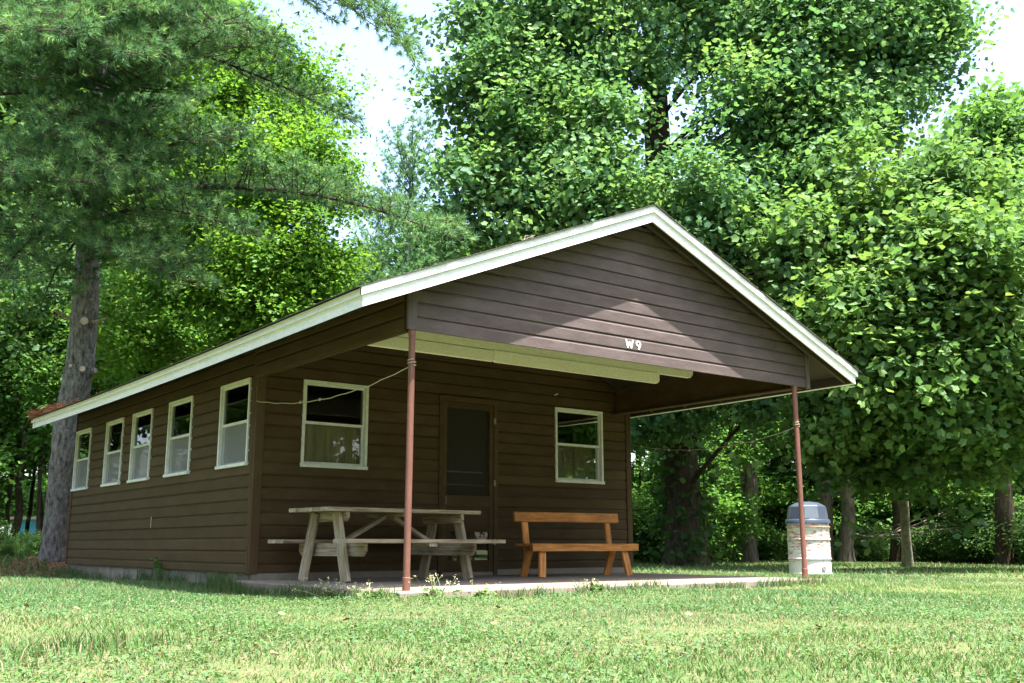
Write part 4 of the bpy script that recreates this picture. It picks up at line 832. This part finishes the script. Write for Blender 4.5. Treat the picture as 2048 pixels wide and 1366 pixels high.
def fallen(u0, v0, d0, u1, v1, d1, r0, label, seed):
    r = np.random.RandomState(seed); a = at(u0, v0, d0); b = at(u1, v1, d1); t = tag(empty('fallen_branch', a), label, 'branch', 'fallen branches in the brush'); m = MB(); P = curve_pts(a*0, b-a, r.normal(0, 0.07, 3), 10)
    m.tube(P, np.linspace(r0, r0*0.3, 10), 7)
    for k in range(7): s = P[r.randint(3, 10)]; m.tube(curve_pts(s, s+unit((b-a)/np.linalg.norm(b-a)+r.normal(0, 0.6, 3))*r.uniform(0.4, 1.3), r.normal(0, 0.08, 3), 5), np.linspace(r0*0.35, 0.004, 5), 4, False)
    m.build('wood', M['dead'], t, smooth=True)
fallen(1720, 1085, 26, 1895, 1020, 25.5, 0.032, 'long fallen branch slanting up through the brush', 1)
fallen(1700, 1062, 26, 1790, 1060, 25, 0.022, 'arched dead branch left of the slim pale trunk', 2)
fallen(1770, 1072, 26.5, 1960, 1050, 24.5, 0.02, 'low fallen branch right of the slim pale trunk', 3)

# ------------------------------------------------------------------ far building on the left
fb = spot(45, 46); far = tag(empty('far_building', fb, YAW), 'bright blue and white building seen through the trees at the left', 'building')
m = MB(); m.box(-0.55, 6.0, 0, 5, -0.6, 1.60); m.build('wall', M['blue_wall'], far)
m = MB(); m.extrude([(-5.2, -0.05, -0.6), (-0.552, -0.05, -0.6), (-0.552, -0.05, 1.38), (-3.0, -0.05, 1.0), (-5.2, -0.05, 0.6)], [(-5.2, 5, -0.6), (-0.552, 5, -0.6), (-0.552, 5, 1.38), (-3.0, 5, 1.0), (-5.2, 5, 0.6)]); m.build('white_annexe', M['far_white'], far)
m = MB(); m.extrude([(-0.7, -0.3, 1.58), (6.2, -0.3, 1.58), (6.2, -0.3, 1.70), (-0.7, -0.3, 1.70)], [(-0.7, 5.2, 1.75), (6.2, 5.2, 1.75), (6.2, 5.2, 1.83), (-0.7, 5.2, 1.83)]); m.build('roof', M['shingle'], far)
rl = tag(empty('rail_fence', spot(45, 40), YAW), 'dark single rail before the blue building', 'fence')
bar('rail', M['steel'], rl, (-4, 0, 0.62), (5, 0, 0.62), 0.06, 0.08)
for k in range(5): bar('post', M['steel'], rl, (-3.6+k*2, 0.07, -0.3), (-3.6+k*2, 0.07, 0.68), 0.07, 0.07)

# ------------------------------------------------------------------ lawn
def vnoise(x, y, s, seed):
    r = np.random.RandomState(seed); g = r.rand(64, 64); x = x/s; y = y/s; i = np.floor(x).astype(int); j = np.floor(y).astype(int); fx = x-i; fy = y-j; fx = fx*fx*(3-2*fx); fy = fy*fy*(3-2*fy)
    G = lambda a, b: g[a % 64, b % 64]
    return (G(i, j)*(1-fx)+G(i+1, j)*fx)*(1-fy)+(G(i, j+1)*(1-fx)+G(i+1, j+1)*fx)*fy
def lawn_pts(n, r0, r1, seed, p=1.0, half=0.72):
    r = np.random.RandomState(seed); q = (r0**p+(r1**p-r0**p)*r.rand(n))**(1/p); a = -YAW+r.uniform(-half, half, n)
    x = CAM[0]+q*np.sin(a); y = CAM[1]+q*np.cos(a)
    ok = ~((x > -0.02) & (x < W+0.1) & (y > -0.05) & (y < LEN+0.1)) & ~((x > -0.17) & (x < 5.09) & (y > -3.21) & (y < 0.1)) & (((x-dp[0])**2+(y-dp[1])**2) > 0.29**2)
    ok &= ~((np.hypot(x+0.2, y-9.0) < 1.2+0.9*vnoise(x, y, 0.6, 17)) & (r.rand(n) < 0.9))
    ok &= ~((x > 3) & (q > 25.5))
    bare = vnoise(x, y, 0.55, 4)*0.6+vnoise(x, y, 0.17, 5)*0.4; ok &= ~((bare > 0.72) & (r.rand(n) < 0.8))
    # worn earth patches
    for (px_, py_, pr_) in patches: ok &= ~((np.hypot((x-px_), (y-py_)) < pr_*(0.7+0.5*vnoise(x, y, 0.2, 9))) & (r.rand(n) < 0.93))
    return x[ok], y[ok], q[ok]
def gp(u, v):
    d_ = V_F*FPX+V_R*(u-1024)-V_U*(v-683); t = (GROUND-CAM[2])/d_[2]; q = CAM+d_*t; return q[0], q[1]
patches = [(*gp(1700, 1188), 0.33), (*gp(2010, 1240), 0.25), (*gp(1610, 1200), 0.2), (*gp(870, 1197), 0.3), (*gp(1350, 1305), 0.12), (*gp(1000, 1232), 0.15), (*gp(700, 1200), 0.18)]
def blades(name, x, y, q, hh, ww, seed, label, tall=None, straw=0.12, bend=0.85, tone=None, simple=False):
    r = np.random.RandomState(seed); n = len(x); z = gh(x, y)-0.004
    dry = np.clip((vnoise(x, y, 1.7, 21)*0.55+vnoise(x, y, 0.45, 22)*0.45-0.30)*2.2, 0, 1); near = sstep(9.0, 4.5, q)
    lush = vnoise(x, y, 2.6, 23)
    h = hh*r.uniform(0.5, 1.3, n)*(0.65+0.7*vnoise(x, y, 0.5, 24))*(1-0.35*dry)
    w = ww*r.uniform(0.7, 1.3, n); a = r.uniform(0, 2*pi, n); lx = np.cos(a)*h*bend*r.uniform(0.2, 1.5, n); ly = np.sin(a)*h*bend*r.uniform(0.2, 1.5, n)
    b = r.uniform(0, pi, n); sx = np.cos(b)*w/2; sy = np.sin(b)*w/2
    P = np.zeros((n, 5, 3)); P[:, 0] = np.stack([x-sx, y-sy, z], -1); P[:, 1] = np.stack([x+sx, y+sy, z], -1)
    P[:, 2] = np.stack([x+sx*0.8+lx*0.35, y+sy*0.8+ly*0.35, z+h*0.6], -1); P[:, 3] = np.stack([x-sx*0.8+lx*0.35, y-sy*0.8+ly*0.35, z+h*0.6], -1)
    P[:, 4] = np.stack([x+lx, y+ly, z+h], -1)
    G1 = np.array((0.068, 0.146, 0.040)); G2 = np.array((0.096, 0.172, 0.052)); G3 = np.array((0.066, 0.142, 0.064)); S = np.array((0.205, 0.175, 0.105))
    k = r.rand(n, 1); c = G1*(1-k)+G2*k; bl = (lush > 0.55)[:, None]*0.6; c = c*(1-bl)+G3*bl
    st = (r.rand(n) < straw+0.32*dry*(0.4+0.6*near))[:, None]; c = np.where(st, S*r.uniform(0.7, 1.2, (n, 1)), c)
    c = c*(1+0.18*dry[:, None])*r.uniform(0.82, 1.18, (n, 1))
    if simple:
        P = P[:, [0, 1, 4]]; lo, si = tile([(0, 1, 2)], 3, n); o = mesh_np(name, P.reshape(-1, 3), lo, si, M['grass'], None, np.repeat(c, 3, 0))
    else:
        lo, si = tile([(0, 1, 2, 3), (3, 2, 4)], 5, n); o = mesh_np(name, P.reshape(-1, 3), lo, si, M['grass'], None, np.repeat(c, 5, 0)); tag(o, label, 'grass', None, 'stuff'); return o
x1_, y1_, q1_ = lawn_pts(125000, 2.2, 8.0, 1, 1.3); blades('lawn_grass', x1_, y1_, q1_, 0.031, 0.0048, 2, 'short patchy lawn grass in the foreground')
x1_, y1_, q1_ = lawn_pts(200000, 8.0, 15.0, 3, 1.3); blades('lawn_grass', x1_, y1_, q1_, 0.040, 0.010, 4, 'short lawn grass round the cabin', simple=True)
x1_, y1_, q1_ = lawn_pts(90000, 15.0, 36.0, 5, 1.0); blades('lawn_grass', x1_, y1_, q1_, 0.075, 0.020, 6, 'mown lawn grass running to the wood', simple=True)
# clover in the near lawn
x1_, y1_, q1_ = lawn_pts(95000, 2.3, 9.5, 7, 1.3); r = np.random.RandomState(8); cl = vnoise(x1_, y1_, 0.8, 31)*0.6+vnoise(x1_, y1_, 0.25, 32)*0.4; k = cl > 0.40; x1_, y1_ = x1_[k], y1_[k]; n = len(x1_)
P = np.stack([x1_, y1_, gh(x1_, y1_)+r.uniform(0.008, 0.042, n)], -1); tv = np.array([(0, 0, 0), (0.5, 0.5, 0.05), (1, 0.28, 0), (1, -0.28, 0), (0.5, -0.5, 0.05)])
vv = place(tv, P, r.normal(0, 1, (n, 3))*np.array([1, 1, 0.15]), np.array([0, 0, 1.0])+0.4*r.normal(0, 1, (n, 3)), r.uniform(0.008, 0.017, n)); lo, si = tile([(0, 3, 2), (0, 2, 1), (0, 4, 3)], 5, n)
cc = np.array([(0.088, 0.172, 0.064), (0.105, 0.188, 0.056), (0.072, 0.150, 0.066)])[r.randint(0, 3, n)]*r.uniform(0.85, 1.15, (n, 1)); dryl = r.rand(n) < 0.06; cc[dryl] = (0.21, 0.175, 0.105)
tag(mesh_np('clover', vv, lo, si, M['grass'], None, np.repeat(cc, 5, 0)), 'small clover leaves and dry bits mixed into the near lawn', 'clover', None, 'stuff')
# uncut fringe along the slab and foundation
r = np.random.RandomState(9); fx = []; fy = []
fx.append(r.uniform(-0.2, 5.0, 1900)); fy.append(-3.215-np.abs(r.normal(0, 0.06, 1900)))
fx.append(-0.18-np.abs(r.normal(0, 0.10, 1600))); fy.append(r.uniform(-3.2, 0.2, 1600)); fx.append(-0.04-np.abs(r.normal(0, 0.10, 2600))); fy.append(r.uniform(0, LEN, 2600)); fx.append(5.12+np.abs(r.normal(0, 0.1, 600))); fy.append(r.uniform(-3.2, 0, 600))
fx = np.concatenate(fx); fy = np.concatenate(fy); keep = vnoise(fx, fy, 0.35, 41) > 0.42; fx, fy = fx[keep], fy[keep]
blades('uncut_grass', fx, fy, np.full(len(fx), 9.0), 0.14, 0.007, 10, 'taller uncut grass along the porch slab and foundation', straw=0.2, bend=0.5)
# loose tufts in the foreground
tfx = []; tfy = []
for (u, v, n, s) in ((60, 1310, 260, 0.16), (150, 1300, 200, 0.14), (210, 1290, 120, 0.10), (290, 1290, 120, 0.08), (480, 1275, 40, 0.07), (770, 1330, 40, 0.07), (850, 1262, 50, 0.08)):
    a, b = gp(u, v); tfx.append(a+r.normal(0, s, n)); tfy.append(b+r.normal(0, s, n))
tfx = np.concatenate(tfx); tfy = np.concatenate(tfy); blades('grass_tufts', tfx, tfy, np.full(len(tfx), 9.0), 0.085, 0.006, 12, 'taller tufts of coarse grass in the foreground lawn', straw=0.25, bend=0.6)
# weeds at the slab edge
def weed(ab, n, h, sp, label, seed):
    r = np.random.RandomState(seed); a, b = ab; t = tag(empty('flowering_weed', (a, b, float(gh(a, b)))), label, 'weed', 'weeds along the slab edge'); m = MB(); P = []
    for k in range(n):
        q0 = np.array([r.normal(0, sp*0.4), r.normal(0, sp*0.3), 0]); q1 = q0+np.array([r.normal(0, sp*0.6), r.normal(0, sp*0.4), 0.85*h*r.uniform(0.45, 1.05)]); m.tube(curve_pts(q0, q1, (0, 0, 0.02), 4), [0.0022, 0.002, 0.0018, 0.0015], 3, False)
        for _ in range(7): P.append(q1+r.normal(0, 0.009, 3))
    m.build('stems', M['needle_litter_stem'], t)
    P = np.array(P); n2 = len(P); vv = place(PLAIN, P, r.normal(0, 1, (n2, 3)), r.normal(0, 1, (n2, 3)), r.uniform(0.009, 0.016, n2)); lo, si = tile(PLAIN_F, 4, n2)
    o = mesh_np('seed_heads', vv, lo, si, M['grass'], t, np.repeat(np.array((0.55, 0.52, 0.34))*r.uniform(0.7, 1.2, (n2, 1)), 4, 0)); o['kind'] = 'stuff'
    C = np.zeros((10, 3)); C[:, :2] = r.normal(0, sp*0.4, (10, 2)); C[:, 2] = 0.03
    leaf_cloud('leaves', C, np.tile([0, 0, 1.0], (10, 1)), 8, (0.03, 0.03, 0.02), 0.055, np.array([(0.09, 0.16, 0.05)]), M['grass'], t, seed)
M['needle_litter_stem'] = paint('weed_stem', (0.20, 0.24, 0.09), (0.30, 0.27, 0.14), 0.6, 0.8)
weed((-0.24, -2.25), 18, 0.22, 0.16, 'seed topped weed at the slab edge before the table', 1); weed((-0.30, -3.0), 9, 0.18, 0.10, 'seed topped weed just left of the left porch post', 2); weed((0.12, -3.27), 16, 0.20, 0.15, 'seed topped weed just right of the left porch post', 3)
weed((0.55, -3.26), 6, 0.15, 0.10, 'thin weed at the slab edge below the table end', 5); weed((1.75, -3.26), 5, 0.17, 0.06, 'thin weed at the slab edge before the bench', 6)
# plant growing at the side wall
t = tag(empty('wall_plant', (-0.05, 2.6, GROUND)), 'small leafy plant growing against the side foundation', 'plant'); m = MB(); m.tube([(0, 0, 0), (-0.02, 0.02, 0.12), (-0.01, 0, 0.26)], [0.005, 0.004, 0.002], 5); m.build('stem', M['needle_litter_stem'], t)
C = np.array([(-0.02+0.02*k % 0.05, 0.03*math.sin(k*2), 0.06+0.04*k) for k in range(6)]); leaf_cloud('leaves', C, unit(np.array([(math.cos(k*2), math.sin(k*2), 0.3) for k in range(6)])), 7, (0.03, 0.03, 0.02), 0.075, np.array([(0.09, 0.19, 0.04)]), M['grass'], t, 3)
# fallen dry leaves
g = 'dry leaves lying on the lawn'
for k, (u, v) in enumerate(((145, 1240), (57, 1235), (350, 1213), (555, 1240), (1000, 1228), (1170, 1275), (1370, 1247), (1640, 1275), (700, 1255), (985, 1260), (540, 1320), (300, 1180))):
    a, b = gp(u, v); s = 0.042; tv = LOBED*np.array([s, s, s*1.5]); m = MB(); m.add(tv, LOBED_F); o = m.build('dry_leaf', M['dry_leaf']); o.location = (a, b, float(gh(a, b))+0.045); o.rotation_euler = (0.3, 0.2, k*1.9); tag(o, 'curled tan dry leaf lying on the near lawn grass', 'leaf', g)
# orange needle litter on the far roof corner
r = np.random.RandomState(15); t = tag(empty('needle_litter', (MID-EAVE_X, YB, Z_EAVE+0.2)), 'pile of orange dead pine needles on the far corner of the roof', 'pine needles', None, 'stuff')
n = 800; y_ = YB+0.08-np.abs(r.normal(0, 0.8, n)); hgt = 0.060*np.exp(-((y_-YB+0.55)/0.6)**2)+0.015; xx = MID-EAVE_X-0.03+np.abs(r.normal(0, 0.12, n)); z = Z_EAVE+FASC+TRIM+0.0+(xx-(MID-EAVE_X))*SLOPE+hgt*r.rand(n)
p = np.stack([xx, y_, z], -1); d_ = unit(r.normal(0, 1, (n, 3))*np.array([0.7, 1, 0.28])); sd = unit(np.cross(d_, r.normal(0, 1, (n, 3))))*0.004; l = r.uniform(0.08, 0.2, (n, 1)); q = p+d_*l*0.5+np.array([0, 0, 0.02]); e = p+d_*l
P = np.stack([p-sd, p+sd, q+sd, q-sd, e], 1).reshape(-1, 3)-np.array(t.location); lo, si = tile([(0, 1, 2, 3), (3, 2, 4)], 5, n)
o = mesh_np('needles', P, lo, si, M['needle_litter'], t, np.repeat(np.array((0.33, 0.135, 0.07))*r.uniform(0.6, 1.4, (n, 1)), 5, 0)); o['kind'] = 'stuff'
t = tag(empty('roof_twig', (1.0, YF, z_fb(1.0)+0.17)), 'small dry twig lying at the roof edge', 'twig'); m = MB(); m.tube([(-0.07, 0, -0.02), (-0.03, 0.02, 0.0), (0.06, 0.0, 0.045)], [0.004, 0.0035, 0.002], 5); m.tube([(-0.06, 0, -0.02), (-0.05, 0, 0.02), (0.01, 0.03, 0.035)], [0.0025, 0.0025, 0.002], 5); m.build('stick', M['dead'], t)

# fallen needles and leaf bits on the bare earth round the big pine
r = np.random.RandomState(33); n = 9000; a_ = r.uniform(0, 2*pi, n); q = 3.0*np.sqrt(r.rand(n)); xx = -0.2+q*np.cos(a_); yy = 9.0+q*np.sin(a_); ok = ~((xx > -0.02) & (yy < LEN+0.1)); xx, yy = xx[ok], yy[ok]; n = len(xx)
P = np.stack([xx, yy, gh(xx, yy)+0.004+0.012*r.rand(n)], -1); vv = place(PLAIN*np.array([1, 0.6, 1]), P, r.normal(0, 1, (n, 3))*np.array([1, 1, 0.15]), np.array([0, 0, 1.0])+0.5*r.normal(0, 1, (n, 3)), r.uniform(0.02, 0.075, n)); lo, si = tile(PLAIN_F, 4, n)
cc = np.array([(0.20, 0.115, 0.07), (0.12, 0.075, 0.045), (0.27, 0.185, 0.12), (0.06, 0.045, 0.03)])[r.randint(0, 4, n)]
tag(mesh_np('leaf_litter', vv, lo, si, M['needle_litter'], None, np.repeat(cc, 4, 0)), 'reddish needle and leaf litter on the bare earth by the pine trunk', 'leaf litter', None, 'stuff')
x1_ = r.uniform(-2.6, 0.0, 900); y1_ = r.uniform(7.6, 11.0, 900); k = vnoise(x1_, y1_, 0.5, 61) > 0.5; blades('weeds_by_pine', x1_[k], y1_[k], np.full(k.sum(), 15.0), 0.16, 0.02, 62, 'patchy green weeds on the bare earth by the pine trunk', straw=0.02, bend=0.7)
